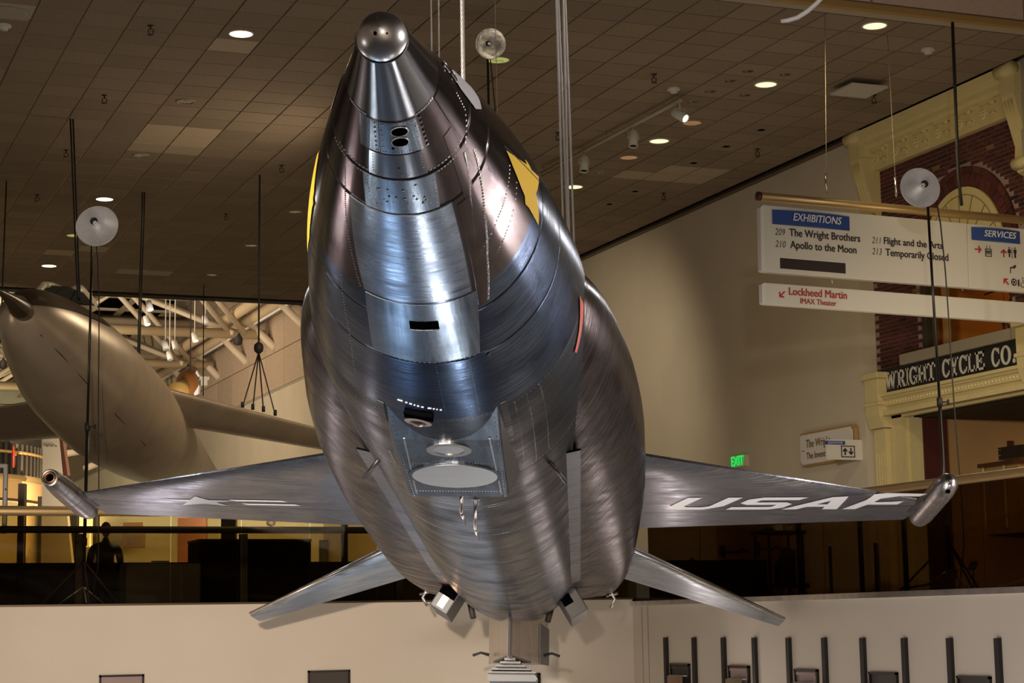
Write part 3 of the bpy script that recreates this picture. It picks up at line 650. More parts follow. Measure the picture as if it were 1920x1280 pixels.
# balcony fronts (white walls below the glass)
fr = MB().bb(10.3, 10.55, -12, 22.25, 0, FL-.01); wf_r = struct('wall_balcony_right', fr, 'front_plaster')
MB().bb(10.27, 10.299, -12, 22.0, FL-.05, FL+.005).build('ledge', 'steel_bright', wf_r)
wf_l = struct('wall_balcony_left', MB().bb(-13, 10.3, 22.0, 22.25, 0, FL+.045), 'front_plaster')
MB().bb(-13, 10.3, 21.975, 21.999, FL+.03, FL+.052).build('ledge', 'runner', wf_l)
struct('floor_balcony_right', MB().bb(10.56, 17.04, -12, 22.25, FL-.3, FL-.005), 'carpet')
struct('floor_balcony_left', MB().bb(-13, 17.04, 22.26, 30, FL-.3, FL-.005), 'carpet')
for y_, k in ((1203, 0), (1214, 1)):
    p = onx(y_, 1130, 10.298); MB().tube([(10.297, p.y, FL-.06), (10.297, p.y, FL-2.5)], .004, 5).build('wall_crack', 'stone_grey', wf_r)
# walls of the upper level
wr_ = struct('wall_right', MB().bb(17.04, 17.35, 27.24, 46, 0, HC).bb(17.04, 17.35, 46, 112, 0, CZ+8.1), 'plaster')
struct('wall_right_near', MB().bb(17.04, 17.6, 12, 22.72, 0, HC+.3), 'stone_grey')
# wall panels above the white band of the next hall
mat('perf_panel', (.50, .38, .28), .8, noise=.10, nscale=12, rand=.10); mat('panel_joint', (.30, .22, .16), .9)
wp = struct('wall_far_right', MB().bb(17.08, 17.35, 46, 112, CZ+8.1, CZ+20), 'panel_joint')
pm = MB().bb(17.03, 17.08, 0, 2.46, 0, 1.26); base = None
for i in range(22):
    for j in range(6):
        if base is None: base = pm.build('panel', 'perf_panel', wp); ob = base
        else: ob = bpy.data.objects.new('panel', base.data); COL.objects.link(ob); ob.parent = wp
        ob.location = (0, 46.5+i*2.5, CZ+8.15+j*1.3)
MB().bb(17.0, 17.04, 46, 112, CZ+8.06, CZ+8.12).build('wall_rail', 'stone_grey', wp)
# ------------------------------------------------------------------ ceiling tiles
X0, Y0, TX, TY = 3.277, 23.918, .61570, .60350
ce = struct('ceiling', MB().bb(-12, 17.2, 21.2, 45.7, HC+.06, HC+.16), 'ceiling_void')
t1 = MB().box((0, 0, .012), (TX-.024, TY-.022, .024)).build('tile', 'tile', ce); mesh_t = t1.data
bpy.data.objects.remove(t1); me2 = mesh_t.copy(); me2.materials[0] = MATS['tile_light']; me3 = mesh_t.copy(); me3.materials[0] = MATS['tile_plain']
light = set(); missing = set()
def cell(x, y): p = onz(x, y, HC); return (math.floor((p.x-X0)/TX), math.floor((p.y-Y0)/TY))
for x, y in ((285, 262), (350, 266), (300, 252), (355, 254)): light.add(cell(x, y))
plain = set(cell(x, y) for x, y in ((450, 85), (275, 275), (345, 281), (1190, 322), (1250, 325), (1300, 322), (1240, 335), (1290, 338), (20, 22), (130, 470), (170, 470), (215, 512), (250, 514), (292, 516)))
cells = []
for i in range(-10, 23):
    for j in range(-4, 36):
        p = Vector((X0+(i+.5)*TX, Y0+(j+.5)*TY, HC)); x, y, d = pix(p)
        cells.append((0 if (-30 < x < 1950 and -30 < y < 1300) else 1, d, i, j))
cells.sort(); rest = MB()
for q, (vis, d, i, j) in enumerate(cells):
    if (i, j) in missing: continue
    x, y = X0+(i+.5)*TX, Y0+(j+.5)*TY
    if x > 17.0: continue
    md = me2 if (i, j) in light else (me3 if (i, j) in plain else mesh_t)
    if q < 300 or md is not mesh_t:
        o = bpy.data.objects.new('tile', md); COL.objects.link(o); o.parent = ce; o.location = (x, y, HC+random.uniform(-.002, .002))
    else: rest.box((x, y, HC+.012), (TX-.024, TY-.022, .024))
rest.build('far_tiles', 'tile', ce, kind='stuff')
rn = MB()
for i in range(-10, 23): rn.bb(X0+i*TX-.012, X0+i*TX+.012, 21.5, 45.65, HC+.010, HC+.03)
rn.build('ceiling_runners', 'runner', ce, kind='stuff')
rn = MB()
for j in range(-4, 37): rn.bb(-2.9, 17, Y0+j*TY-.006, Y0+j*TY+.006, HC+.012, HC+.03)
rn.build('cross_runners', 'ceiling_void', ce, kind='stuff')
# ceiling edges
t_1 = struct('trim_1', MB().bb(-12, 17.6, 21.10, 21.20, HC-.03, HC+.05), 'wood_gold'); MB().bb(-12, 17.6, 21.2, 21.48, HC, HC+.03).build('edge_board', 'tile_plain', t_1)
fz = struct('wall_fascia', MB().bb(-12, 17.6, 21.16, 21.3, HC+.05, HC+6.5), 'panel_joint')
mat('fascia_panel', (.62, .45, .35), .75, noise=.12, nscale=9, stretch=(1, 1, 9), rand=.08)
for k in range(12):
    for j in range(3):
        MB().bb(-12+k*2.42+1.4, -12+(k+1)*2.42+1.36, 21.12, 21.16, HC+.08+j*2.1, HC+2.14+j*2.1).build('panel', 'fascia_panel', fz)
struct('trim_2', MB().bb(-12, 17.04, 45.68, 46.1, HC-.04, HC+.5), 'ceiling_void')
struct('trim_3', MB().bb(16.9, 17.04, 27.24, 45.7, HC-.05, HC), 'runner')
struct('ceiling_hall', MB().bb(-16, 17.6, -12, 21.3, CZ+14.3, CZ+14.5), 'dark_wall')
# ------------------------------------------------------------------ things in the ceiling
def downlight(x, y, kind, label, group, rpx=None):
    c = onz(x, y, HC); d = pix(c)[2]; r = {'on': .155, 'soft': .16, 'off': .125, 'copper': .15, 'small': .085, 'hole': .09, 'green': .16}[kind]
    if rpx: r = rpx*d/F
    t = thing('downlight', label, 'ceiling light', c-Vector((0, 0, 0)), group)
    MB().lathe([(r*.98, .0), (r*1.0, -.012), (r*1.12, -.010), (r*1.14, .0)], (0, 0, 0), (0, 0, 1), 28).build('trim_ring', 'grey_white' if kind in ('on', 'soft') else 'track', t)
    m_ = {'on': 'lamp_on', 'soft': 'lamp_soft', 'green': 'lamp_green', 'copper': 'copper_refl'}.get(kind, 'reflector_dark')
    MB().lathe([(.0001, -.004), (r, -.004)], (0, 0, 0), (0, 0, 1), 28).build('lens', m_, t)
    if kind in ('off', 'small', 'copper', 'green'):
        b = MB()
        for k in range(5 if kind != 'small' else 3): b.bb((-.55+.25*k)*r, (-.47+.25*k)*r, -r*.12, r*(.25+.3*((k*7) % 3)/2), -.008, -.005)
        b.build('lamp_fins', 'pin_bright', t)
    if kind == 'hole': MB().lathe([(.0001, -.009), (r*.55, -.009)], (r*.1, 0, 0), (0, 0, 1), 16).build('lamp_socket', 'hole_black', t)
    if kind in ('on',):
        l = bpy.data.lights.new('downlight_lamp', 'SPOT'); l.energy = 60; l.color = (1, .86, .6); l.spot_size = 1.7; l.spot_blend = .7; l.shadow_soft_size = .1
        lo = bpy.data.objects.new('downlight_lamp', l); COL.objects.link(lo); lo.location = c-Vector((0, 0, .06))
    return t
for x, y, k, lb in ((452, 63, 'on', 'lit round downlight, the large bright one at upper left above the bulbous jet'), (196, 373, 'on', 'lit round downlight just above the left stand reflector'), (92, 498, 'on', 'lit round downlight above the dark nose spike of the bulbous jet')):
    downlight(x, y, k, lb, 'bright round downlights')
for x, y, lb in ((1640, 48, 'lit downlight closest to the fascia and the hanging dark cord'), (1436, 158, 'lit downlight beside the group of small pin lights'), (1236, 264, 'lit downlight below the middle track spotlight'), (1076, 350, 'lit downlight seen through the hanging steel cables')):
    downlight(x, y, 'soft', lb, 'pale yellow downlights')
downlight(934, 112, 'green', 'greenish round downlight just below the glass-faced lamp reflector', 'dim green downlights'); downlight(140, 441, 'green', 'greenish round downlight half hidden by the left stand reflector', 'dim green downlights')
for x, y, lb in ((348, 190, 'unlit downlight with chrome fins, highest of the left ones'), (265, 291, 'unlit downlight beside the pale replaced tiles'), (553, 397, 'unlit downlight nearest the yellow marked side of the rocket plane'), (471, 460, 'unlit downlight by the long cable above the jet wing'), (398, 515, 'unlit downlight nearest the dark far ceiling edge at left'), (1126, 323, 'unlit downlight between cables and track spotlights')):
    downlight(x, y, 'off', lb, 'unlit finned downlights')
downlight(1298, 230, 'copper', 'copper coloured downlight beside the lit track spotlight', 'copper downlights'); downlight(1179, 295, 'copper', 'copper coloured downlight below the middle track spotlight', 'copper downlights')
for x, y, lb in ((1402, 133, 'small pin light, top one of the cluster'), (1472, 139, 'small pin light, right end of the cluster top row'), (1369, 151, 'small pin light, second of the cluster from top'), (1332, 171, 'small pin light, middle left of the cluster'), (1397, 178, 'small pin light under the pale yellow downlight'), (1298, 190, 'small pin light at the near end of the lighting track')):
    downlight(x, y, 'small', lb, 'small pin lights in a cluster')
for x, y, lb in ((1427, 243, 'small dark downlight hole farthest right near the beige wall'), (1361, 274, 'small dark downlight hole with a bright glint'), (1300, 305, 'small dark downlight hole above the pale tiles'), (1190, 358, 'small dark downlight hole nearest the cables'), (1142, 382, 'small dark downlight hole lowest toward the wall')):
    downlight(x, y, 'hole', lb, 'small dark downlight holes')
def sprinkler(x, y, label):
    c = onz(x, y, HC); t = thing('sprinkler', label, 'sprinkler', c, 'ceiling sprinklers')
    MB().lathe([(.0001, 0), (.045, 0), (.04, -.012), (.012, -.014), (.012, -.06), (.0001, -.06)], (0, 0, 0), (0, 0, 1), 12).build('pipe_stub', 'dark_metal', t)
    MB().tube([(-.03, 0, -.05), (-.035, 0, -.10), (0, 0, -.13), (.035, 0, -.10), (.03, 0, -.05)], .007, 6).lathe([(.0001, -.135), (.045, -.135), (.045, -.128), (.0001, -.128)], (0, 0, 0), (0, 0, 1), 10).build('deflector', 'dark_metal', t)
for x, y, lb in ((283, 48, 'sprinkler head left of the large bright downlight'), (196, 178, 'sprinkler head in the dark upper left ceiling'), (528, 310, 'sprinkler head left of the rocket plane'), (424, 401, 'sprinkler head right of the paired cables'), (124, 281, 'sprinkler head by the leftmost paired cables'), (70, 365, 'sprinkler head left of the bright downlight over the reflector'), (1226, 139, 'sprinkler head above the lighting track'), (1046, 248, 'sprinkler head beside the steel cables'), (1420, 279, 'sprinkler head near the beige wall corner'), (1244, 362, 'sprinkler head low near the wall'), (1638, 178, 'sprinkler head under the square hanging panel')): sprinkler(x, y, lb)
def detector(x, y, label):
    c = onz(x, y, HC); t = thing('smoke_detector', label, 'smoke detector', c, 'smoke detectors')
    MB().lathe([(.0001, 0), (.10, 0), (.10, -.025), (.085, -.035), (.0001, -.035)], (0, 0, 0), (0, 0, 1), 20, False).build('base', 'grey_white', t)
    MB().lathe([(.06, -.035), (.055, -.07), (.0001, -.075)], (0, 0, 0), (0, 0, 1), 16).build('sensor_head', 'grey_white', t)
for x, y, lb in ((7, 47, 'smoke detector at the far upper left of the ceiling'), (1263, 166, 'smoke detector above the lit track spotlight'), (1740, 92, 'smoke detector by the dark hanging cord')): detector(x, y, lb)
c = onz(1610, 160, HC-.02); t = thing('ceiling_diffuser', 'square pale panel hanging just below the ceiling at right', 'panel', c)
MB().box((0, 0, -.08), (.62, .62, .03)).build('plate', 'grey_white', t); MB().box((0, 0, -.03), (.1, .1, .08)).build('mount', 'track', t)
c = onz(14, 22, HC); t = thing('ceiling_speaker', 'round grille speaker in a grey ceiling tile at upper left', 'speaker', c)
MB().box((0, 0, -.003), (.58, .58, .01)).build('plate', 'stone_grey', t); MB().lathe([(.24, -.010), (.25, -.02), (.23, -.02), (.0001, -.014)], (0, 0, 0), (0, 0, 1), 28).build('grille', 'stone_grey', t)
# lighting track with heads
a_ = onz(1278, 187, HC-.12); b_ = onz(1015, 325, HC-.12); b_.x = a_.x+(b_.x-a_.x)
tk = thing('lighting_track', 'long thin lighting track under the ceiling right of the cables', 'lighting track', a_)
under(tk, MB().tube([a_, b_], .030, 6), 'rail', 'stone_grey')
for q in (.02, .5, .98): p = a_.lerp(b_, q); under(tk, MB().tube([p, p+Vector((0, 0, .12))], .01, 6), 'drop_rod', 'track')
def head(x, y, on, label, size=1.):
    p0 = onz(x, y, HC-.30); 
    q = min(max((p0-a_).dot(b_-a_)/(b_-a_).length_squared, 0), 1); m_ = a_.lerp(b_, q); m_.z -= .03
    t = thing('track_spotlight', label, 'spotlight', m_, 'track spotlights'); d = Vector((.35, -.75, -.55)).normalized() if on else Vector((-.15, -.2, -.95)).normalized()
    MB().tube([(0, 0, 0), (0, 0, -.10)], .012, 6).build('stem', 'grey_white', t); c = Vector((0, 0, -.20))
    MB().lathe([(.0001, -.15), (.055, -.15), (.07, -.13), (.075, .13), (.062, .13), (.055, .10)], c, d, 18).build('can', 'grey_white', t)
    MB().lathe([(.0001, .115), (.06, .115)], c, d, 16).build('lamp_face', 'bulb_glow' if on else 'reflector_dark', t)
    MB().tube([c+Vector((-.09, 0, 0)), Vector((-.09, 0, -.10)), Vector((.09, 0, -.10)), c+Vector((.09, 0, 0))], .008, 6).build('yoke', 'grey_white', t)
    if on:
        l = bpy.data.lights.new('spotlight_lamp', 'SPOT'); l.energy = 120; l.color = (1, .82, .6); l.spot_size = .9; l.spot_blend = .4; l.shadow_soft_size = .05
        lo = bpy.data.objects.new('spotlight_lamp', l); COL.objects.link(lo); lo.location = m_+c+d*.16; lo.rotation_euler = d.to_track_quat('-Z', 'Y').to_euler()
head(1270, 210, True, 'lit track spotlight at the near end of the track'); head(1194, 256, False, 'unlit track spotlight in the middle of the track'); head(1098, 303, False, 'unlit track spotlight nearest the steel cables')
# ------------------------------------------------------------------ brick storefront on the right wall
RX = Vector((0, -1, 0)); UZ = Vector((0, 0, 1))
XB = 17.30
y0f, y1f = 22.72, 27.24
ay, az, ri, ro = 24.62, CZ+5.45, 1.06, 1.38
oy0, oy1, oz0 = 23.50, 25.92, CZ+4.13
wb = struct('wall_storefront', MB().bb(XB, XB+.25, 26.78, y1f, 0, HC+.2).bb(XB, XB+.25, oy1, 26.78, CZ+3.35, HC+.2).bb(XB, XB+.25, y0f, 22.86, 0, HC+.2).bb(XB, XB+.25, 22.86, oy0, CZ+3.35, HC+.2).bb(XB, XB+.25, oy0, oy1, az, HC+.2).bb(XB, XB+.25, oy0, oy1, CZ+3.35, oz0), 'mortar')
BW, BH = .205, .068; bm_b = MB().box((-.004, 0, 0), (.016, BW-.016, BH-.013)).build('brick', 'brick', wb); bmesh_b = bm_b.data; bpy.data.objects.remove(bm_b)
half = MB().box((-.012, 0, 0), (.03, BW/2-.012, BH-.011)).build('brick', 'brick', wb); hm = half.data; bpy.data.objects.remove(half)
dark = bmesh_b.copy(); dark.materials[0] = MATS['brick_dark']; pale = bmesh_b.copy(); pale.materials[0] = MATS['brick_pale']
bl = []
z = CZ+3.98; rI = 0
while z < CZ+7.32:
    y = 22.80+(BW/2 if rI % 2 else 0)
    while y < 27.16:
        inside = (oy0-.02 < y < oy1+.02 and oz0-.1 < z < az+.1) or ((y-ay)**2+(z-az)**2 < (ro+.05)**2 and z > az-.05) or (oy0-.2 < y < 26.4 and CZ+3.95 < z < oz0)
        if not inside: bl.append((pix((XB, y, z))[2], y, z))
        y += BW
    z += BH; rI += 1
bl.sort(); restb = MB(); nb = 0
for d, y, z in bl:
    x_, y_, _ = pix((XB, y, z)); vis = x_ < 1925
    if vis and nb < 290:
        r_ = random.random(); o = bpy.data.objects.new('brick', dark if r_ < .03 else (pale if r_ > .985 else bmesh_b)); COL.objects.link(o); o.parent = wb
        o.location = (XB-random.uniform(0, .006), y, z); nb += 1
    else: restb.box((XB-.004, y, z), (.016, BW-.016, BH-.013))
restb.build('far_bricks', 'brick', wb, kind='stuff')
# arch rings
for ring_r, nn, dep in ((1.17, 26, .20), (1.325, 17, .10)):
    for k in range(nn):
        a = PI*(k+.5)/nn; c = Vector((XB-.02, ay+ring_r*math.cos(a), az+ring_r*math.sin(a))); T = Vector((0, -math.sin(a), math.cos(a))); N_ = Vector((0, math.cos(a), math.sin(a)))
        MB().box(c, (.05, PI*ring_r/nn-.012, dep), (Vector((1, 0, 0)), T, N_)).build('arch_brick', 'brick', wb)
cor = MB().prism([(XB-.01, ay+1.40*math.cos(PI*k/16), az+1.40*math.sin(PI*k/16)) for k in range(0, 5)]+[(XB-.01, ay+1.62, az+.75), (XB-.01, ay+1.62, az)], (.02, 0, 0)); 
fan = thing('arch_fanlight', 'cream half-round fanlight panel inside the brick arch behind the hanging sign', 'window panel', (XB-.060, ay, az))
MB().prism([(0, ri*math.cos(PI*k/28), ri*math.sin(PI*k/28)) for k in range(29)], (.05, 0, 0)).build('panel', 'cream', fan)
for k in range(1, 8):
    a = PI*k/8; MB().box((-.006, .62*math.cos(a), .62*math.sin(a)), (.012, .012, .62), (Vector((1, 0, 0)), Vector((0, -math.sin(a), math.cos(a))), Vector((0, math.cos(a), math.sin(a))))).build('ray_groove', 'cream_line', fan)
rg_ = MB()
for k in range(24):
    a0, a1 = PI*k/24, PI*(k+1)/24
    rg_.prism([(-.006, r*math.cos(t), r*math.sin(t)) for r, t in ((.93, a0), (.93, a1), (.945, a1), (.945, a0))], (.006, 0, 0))
rg_.build('arch_groove', 'cream_line', fan)
# room behind the upper opening
struct('wall_loft', MB().bb(XB+.25, 20.6, oy1, oy1+.1, CZ+3.9, CZ+7.2).bb(XB+.25, 20.6, oy0-1.6, oy0-1.5, CZ+3.9, CZ+7.2).bb(20.5, 20.6, oy0-1.6, oy1+.1, CZ+3.9, CZ+7.2), 'maroon')
struct('wall_loft_side', MB().bb(XB+.26, 18.9, oy1-.02, oy1, CZ+4.1, CZ+7.0).bb(18.9, 20.5, oy1-.03, oy1, CZ+4.1, CZ+7.0).bb(20.46, 20.5, oy1-1.35, oy1, CZ+4.1, CZ+7.1), 'orange_wall')
struct('floor_loft', MB().bb(XB+.25, 20.6, oy0-1.6, oy1+.1, CZ+3.9, CZ+4.12), 'wood_dark')
spot('loft_lamp', (19.3, 24.6, CZ+6.9), (20.2, 25.7, CZ+5.0), 55, (1, .55, .2), 110, .7, .1)
struct('door_2', MB().bb(XB+.02, XB+.10, oy1-.16, oy1-.02, oz0, az).bb(XB+.02, XB+.08, oy1-.34, oy1-.30, oz0, az), 'dark_wall')
cu = thing('window_curtain', 'gold curtain hanging just inside the left edge of the upper shop window', 'curtain', (XB+.2, oy1-.34, oz0))
crt = MB()
for k in range(14):
    crt.bb(.03*math.sin(k*1.9), .03*math.sin(k*1.9)+.03, -.01*k-.01, -.01*k, 0, 1.4)
crt.build('cloth', 'wood_gold', cu)
tb = thing('loft_table', 'dark wooden table with curved legs inside the upper shop window', 'table', (18.3, 24.1, CZ+4.12))
MB().bb(-.35, .35, -.75, .62, .52, .56).build('tabletop', 'wood_dark', tb)
for sx in (-.3, .3):
    for sy in (-.68, .52): MB().tube([(sx, sy, .52), (sx, sy+.10, .40), (sx, sy+.06, .18), (sx, sy-.04, 0)], [.035, .028, .018, .014], 8).build('leg', 'wood_dark', tb)
bk = thing('loft_bicycle', 'black bicycle wheel and frame standing on the floor of the upper shop window', 'bicycle', (17.75, 23.95, CZ+4.12))
wh = MB()
wh.tube([(0, .33*math.cos(2*PI*k/24), .34+.33*math.sin(2*PI*k/24)) for k in range(25)], .016, 6, False); wh.build('wheel', 'near_black', bk)
sk = MB()
for k in range(12): sk.tube([(0, 0, .34), (0, .32*math.cos(2*PI*k/12), .34+.32*math.sin(2*PI*k/12))], .003, 4)
sk.build('spokes', 'steel_bright', bk)
MB().tube([(0, 0, .34), (0, .28, .80), (0, .85, .78)], .015, 6).build('frame', 'near_black', bk)
# sill, sign board, entablature
sl = thing('window_sill', 'long pale grey stone sill above the black shop sign', 'sill', (XB-.1, 24.85, CZ+4.05)); MB().bb(-.09, .09, -1.5, 1.42, -.085, .085).build('slab', 'stone_grey', sl, bevel=.006)
MB().bb(-.06, .09, -1.62, -1.5, -.08, .10).build('end_block', 'stone_grey', sl)
sg = thing('shop_sign', 'long black shop sign with pale slab lettering WRIGHT CYCLE CO.', 'sign', (XB-.13, 26.965, CZ+3.565))
MB().bb(0, .10, -3.70, 0, 0, .40).build('board', 'sign_black', sg); MB().bb(.02, .10, -3.74, -3.35, .38, .50).build('end_piece', 'sign_black', sg)
# slab-serif capitals built from strokes on a unit square
def slab(ch):
    B = []; s = .24; t = .13     # stem width, thin width
    R = lambda x0, y0, x1, y1: B.append([(x0, y0), (x1, y0), (x1, y1), (x0, y1)])
    Pg = lambda *p: B.append(list(p))
    def arc(cx_, cy_, rx, ry, wx, wy, a0, a1, n=18):
        for k in range(n):
            u, v = math.radians(a0+(a1-a0)*k/n), math.radians(a0+(a1-a0)*(k+1)/n)
            B.append([(cx_+rx*math.cos(u), cy_+ry*math.sin(u)), (cx_+rx*math.cos(v), cy_+ry*math.sin(v)), (cx_+(rx-wx)*math.cos(v), cy_+(ry-wy)*math.sin(v)), (cx_+(rx-wx)*math.cos(u), cy_+(ry-wy)*math.sin(u))])
    if ch == 'I': R(.38, 0, .62, 1); R(.2, 0, .8, t); R(.2, 1-t, .8, 1)
    elif ch == 'H':
        for x in (.06, .70): R(x, 0, x+s, 1); R(x-.06, 0, x+s+.06, t); R(x-.06, 1-t, x+s+.06, 1)
        R(.2, .44, .8, .58)
    elif ch == 'T': R(.38, 0, .62, 1); R(.22, 0, .78, t); R(0, 1-t, 1, 1); R(0, .72, .1, 1); R(.9, .72, 1, 1)
    elif ch == 'L': R(.12, 0, .36, 1); R(0, 1-t, .5, 1); R(0, 0, 1, t); R(.88, 0, 1, .34)
    elif ch == 'E': R(.12, 0, .36, 1); R(0, 1-t, .95, 1); R(0, 0, 1, t); R(.88, 0, 1, .32); R(.84, .70, .95, 1); R(.3, .44, .68, .57); R(.6, .36, .70, .65)
    elif ch in 'CGO':
        if ch == 'O': arc(.5, .5, .5, .52, .25, .13, 0, 360, 32)
        else:
            arc(.52, .5, .52, .52, .26, .13, 42, 318, 26); R(.86, .66, .97, .98)
            if ch == 'C': Pg((.80, .14), (.92, .10), (1, .34), (.90, .36))
            else: R(.74, .05, .96, .46); R(.54, .36, 1.06, .48)
    elif ch == 'R': R(.12, 0, .36, 1); R(0, 0, .48, t); R(0, 1-t, .6, 1); R(.3, .44, .6, .55); arc(.58, .72, .34, .28, .22, .12, -90, 90, 14); Pg((.46, .48), (.70, .48), (1.0, .10), (1.04, .0), (.78, 0))
    elif ch == 'Y': R(.38, 0, .62, .46); R(.22, 0, .78, t); Pg((.02, 1), (.30, 1), (.60, .42), (.38, .42)); Pg((.78, 1), (.94, 1), (.62, .42), (.46, .42)); R(-.06, 1-t, .40, 1); R(.66, 1-t, 1.06, 1)
    elif ch == 'W':
        Pg((.0, 1), (.2, 1), (.34, 0), (.20, 0)); Pg((.42, 1), (.56, 1), (.36, 0), (.22, 0)); Pg((.40, 1), (.60, 1), (.76, 0), (.62, 0)); Pg((.86, 1), (.98, 1), (.78, 0), (.64, 0)); R(-.08, 1-t, .30, 1); R(.34, 1-t, .66, 1); R(.76, 1-t, 1.08, 1)
    elif ch == '.': arc(.5, .12, .5, .13, .5, .13, 0, 360, 16)
    return B
def slab_text(word, y_start, z0, h, ws, parent, gap):
    y = y_start
    for ch, w in zip(word, ws):
        if ch != ' ':
            mb = MB()
            for poly in slab(ch): mb.prism([(-.004, -(y+w*px_), z0+h*py_) for px_, py_ in poly], (-.006, 0, 0))
            mb.build('letter_'+ch.lower() if ch != '.' else 'full_stop', 'sign_letter', parent)
        y += w+gap
slab_text('W', .19, .06, .28, [.29], sg, 0); slab_text('R', .53, .06, .28, [.22], sg, 0); slab_text('I', .755, .06, .28, [.13], sg, 0); slab_text('G', .875, .06, .28, [.22], sg, 0); slab_text('H', 1.13, .06, .28, [.22], sg, 0); slab_text('T', 1.37, .06, .28, [.235], sg, 0)
slab_text('CYCLE', 1.79, .06, .28, [.195, .21, .21, .17, .23], sg, .022)
slab_text('CO', 3.07, .06, .28, [.20, .25], sg, .03); slab_text('.', 3.585, .06, .28, [.07], sg, 0)
en = thing('shop_entablature', 'cream moulded beam with a row of small carved leaves under the black shop sign', 'moulding', (XB-.1, 24.9, CZ+3.30))
prof_ = [(.05, 0), (-.04, 0), (-.04, .05), (-.08, .06), (-.08, .16), (-.12, .17), (-.12, .20), (-.16, .21), (-.16, .26), (.05, .26)]
MB().prism([(x, -2.1, z) for x, z in prof_], (0, 4.05, 0)).build('beam', 'cream', en)
for k in range(46): MB().lathe([(.028, 0), (.02, .014), (.0001, .02)], (-.08, -2.0+k*.086, .11), (-1, 0, 0), 6).build('carved_leaf', 'cream', en)
MB().bb(-.14, .0, -2.1, 1.95, -.10, -.02).build('lower_moulding', 'cream', en)
def bracket_block(y, z, label):
    t = thing('corner_console', label, 'bracket', (XB-.20, y-.06, z))
    MB().bb(-.10, .14, -.20, .20, .42, .80).build('cap_block', 'cream', t, bevel=.01); MB().bb(-.14, .14, -.25, .25, .80, .90).build('cap_moulding', 'cream', t, bevel=.015)
    MB().bb(-.12, .14, -.24, .24, .36, .42).build('neck_moulding', 'cream', t, bevel=.01)
    MB().prism([(x, -.20, z_) for x, z_ in ((.14, .36), (-.10, .36), (-.09, .2), (-.02, 0), (.14, 0))], (0, .40, 0)).build('scroll', 'cream', t)
    return t
bracket_block(27.03, CZ+3.02, 'cream console block at the left end of the shop sign'); bracket_block(22.93, CZ+3.30, 'cream console block at the right end of the shop sign')
pl_ = thing('shop_pilaster', 'fluted cream pilaster left of the shop doorway', 'pilaster', (XB-.11, 26.98, FL)); 
MB().bb(-.06, .10, -.16, .16, 0, 2.78).build('shaft', 'cream', pl_)
for k in range(4): MB().bb(-.072, -.06, -.12+k*.075, -.10+k*.075, .1, 2.4).build('flute', 'cream', pl_)
dfm = thing('shop_doorframe', 'cream frame round the wide shop doorway', 'door frame', (XB-.06, 26.5, FL))
MB().bb(0, .12, -.01, .30, 0, 3.0).build('left_post', 'cream', dfm); MB().bb(.12, .50, -.05, -.01, 0, 2.93).build('left_reveal', 'cream', dfm); MB().bb(0, .10, -3.6, .30, 2.93, 3.05).build('head_rail', 'cream', dfm)
MB().bb(0, .12, -3.62, -3.50, 0, 3.0).build('right_post', 'cream', dfm)
struct('wall_lobby', MB().bb(19.6, 19.7, 21, 27, FL, CZ+3.4).bb(XB+.25, 19.6, 26.5, 26.6, FL, CZ+3.4), 'brown_wall')
struct('wall_lobby_side', MB().bb(XB+.3, XB+.75, 26.42, 26.5, FL, CZ+3.3), 'maroon')
struct('ceiling_lobby', MB().bb(XB+.25, 19.7, 21, 26.6, CZ+3.15, CZ+3.35), 'dark_wall')
struct('floor_lobby', MB().bb(17.04, 19.7, 21, 27.2, FL-.2, FL), 'dark_wall')
spot('lobby_lamp', (18.3, 24.6, CZ+3.0), (19.6, 25.2, FL+1.6), 28, (1, .72, .35), 120, .8, .2)
el = thing('elevator_indicator', 'dark red elevator indicator panel with two arrows and a glowing red light', 'indicator', onx(1875, 836, 19.3))
MB().box((0, 0, 0), (.10, .62, .12)).build('panel', 'maroon', el)
for s_, dy in ((1, .20), (-1, -.17)): MB().prism([(-.055, dy-.04, -.03*s_), (-.055, dy+.04, -.03*s_), (-.055, dy, .04*s_)], (-.004, 0, 0)).build('arrow', 'sign_letter', el)
MB().lathe([(.0001, 0), (.025, 0)], (-.056, .02, 0), (-1, 0, 0), 14).build('red_light', 'red_led', el)
dsx = thing('directory_board', 'black directory board with small grey lines of text below the elevator indicator', 'sign', onx(1880, 850, 19.1))
MB().box((0, 0, 0), (.06, 1.08, .20)).build('board', 'black_gloss', dsx)
for k, s_ in enumerate(('3  Where Next', '2  Second Floor', '1  Main Floor Theater', 'G  Parking')): text(s_, (-.034+dsx.location.x, .46+dsx.location.y, .052-.044*k+dsx.location.z), RX, UZ, .46-.06*(k % 2), .026, 'stone_grey', dsx)
dk = thing('info_counter', 'brown wooden counter with glowing yellow front below the directory board', 'counter', onx(1880, 885, 18.9))
MB().box((0, 0, .12), (.5, 1.3, .06)).build('counter_top', 'wood_dark', dk); MB().box((.05, 0, -.45), (.34, 1.2, 1.08)).build('front', 'wood_gold', dk)
for k in (-.56, .0): MB().box((-.16, k+.3, -.4), (.02, .03, 1.0)).build('post', 'cream', dk)
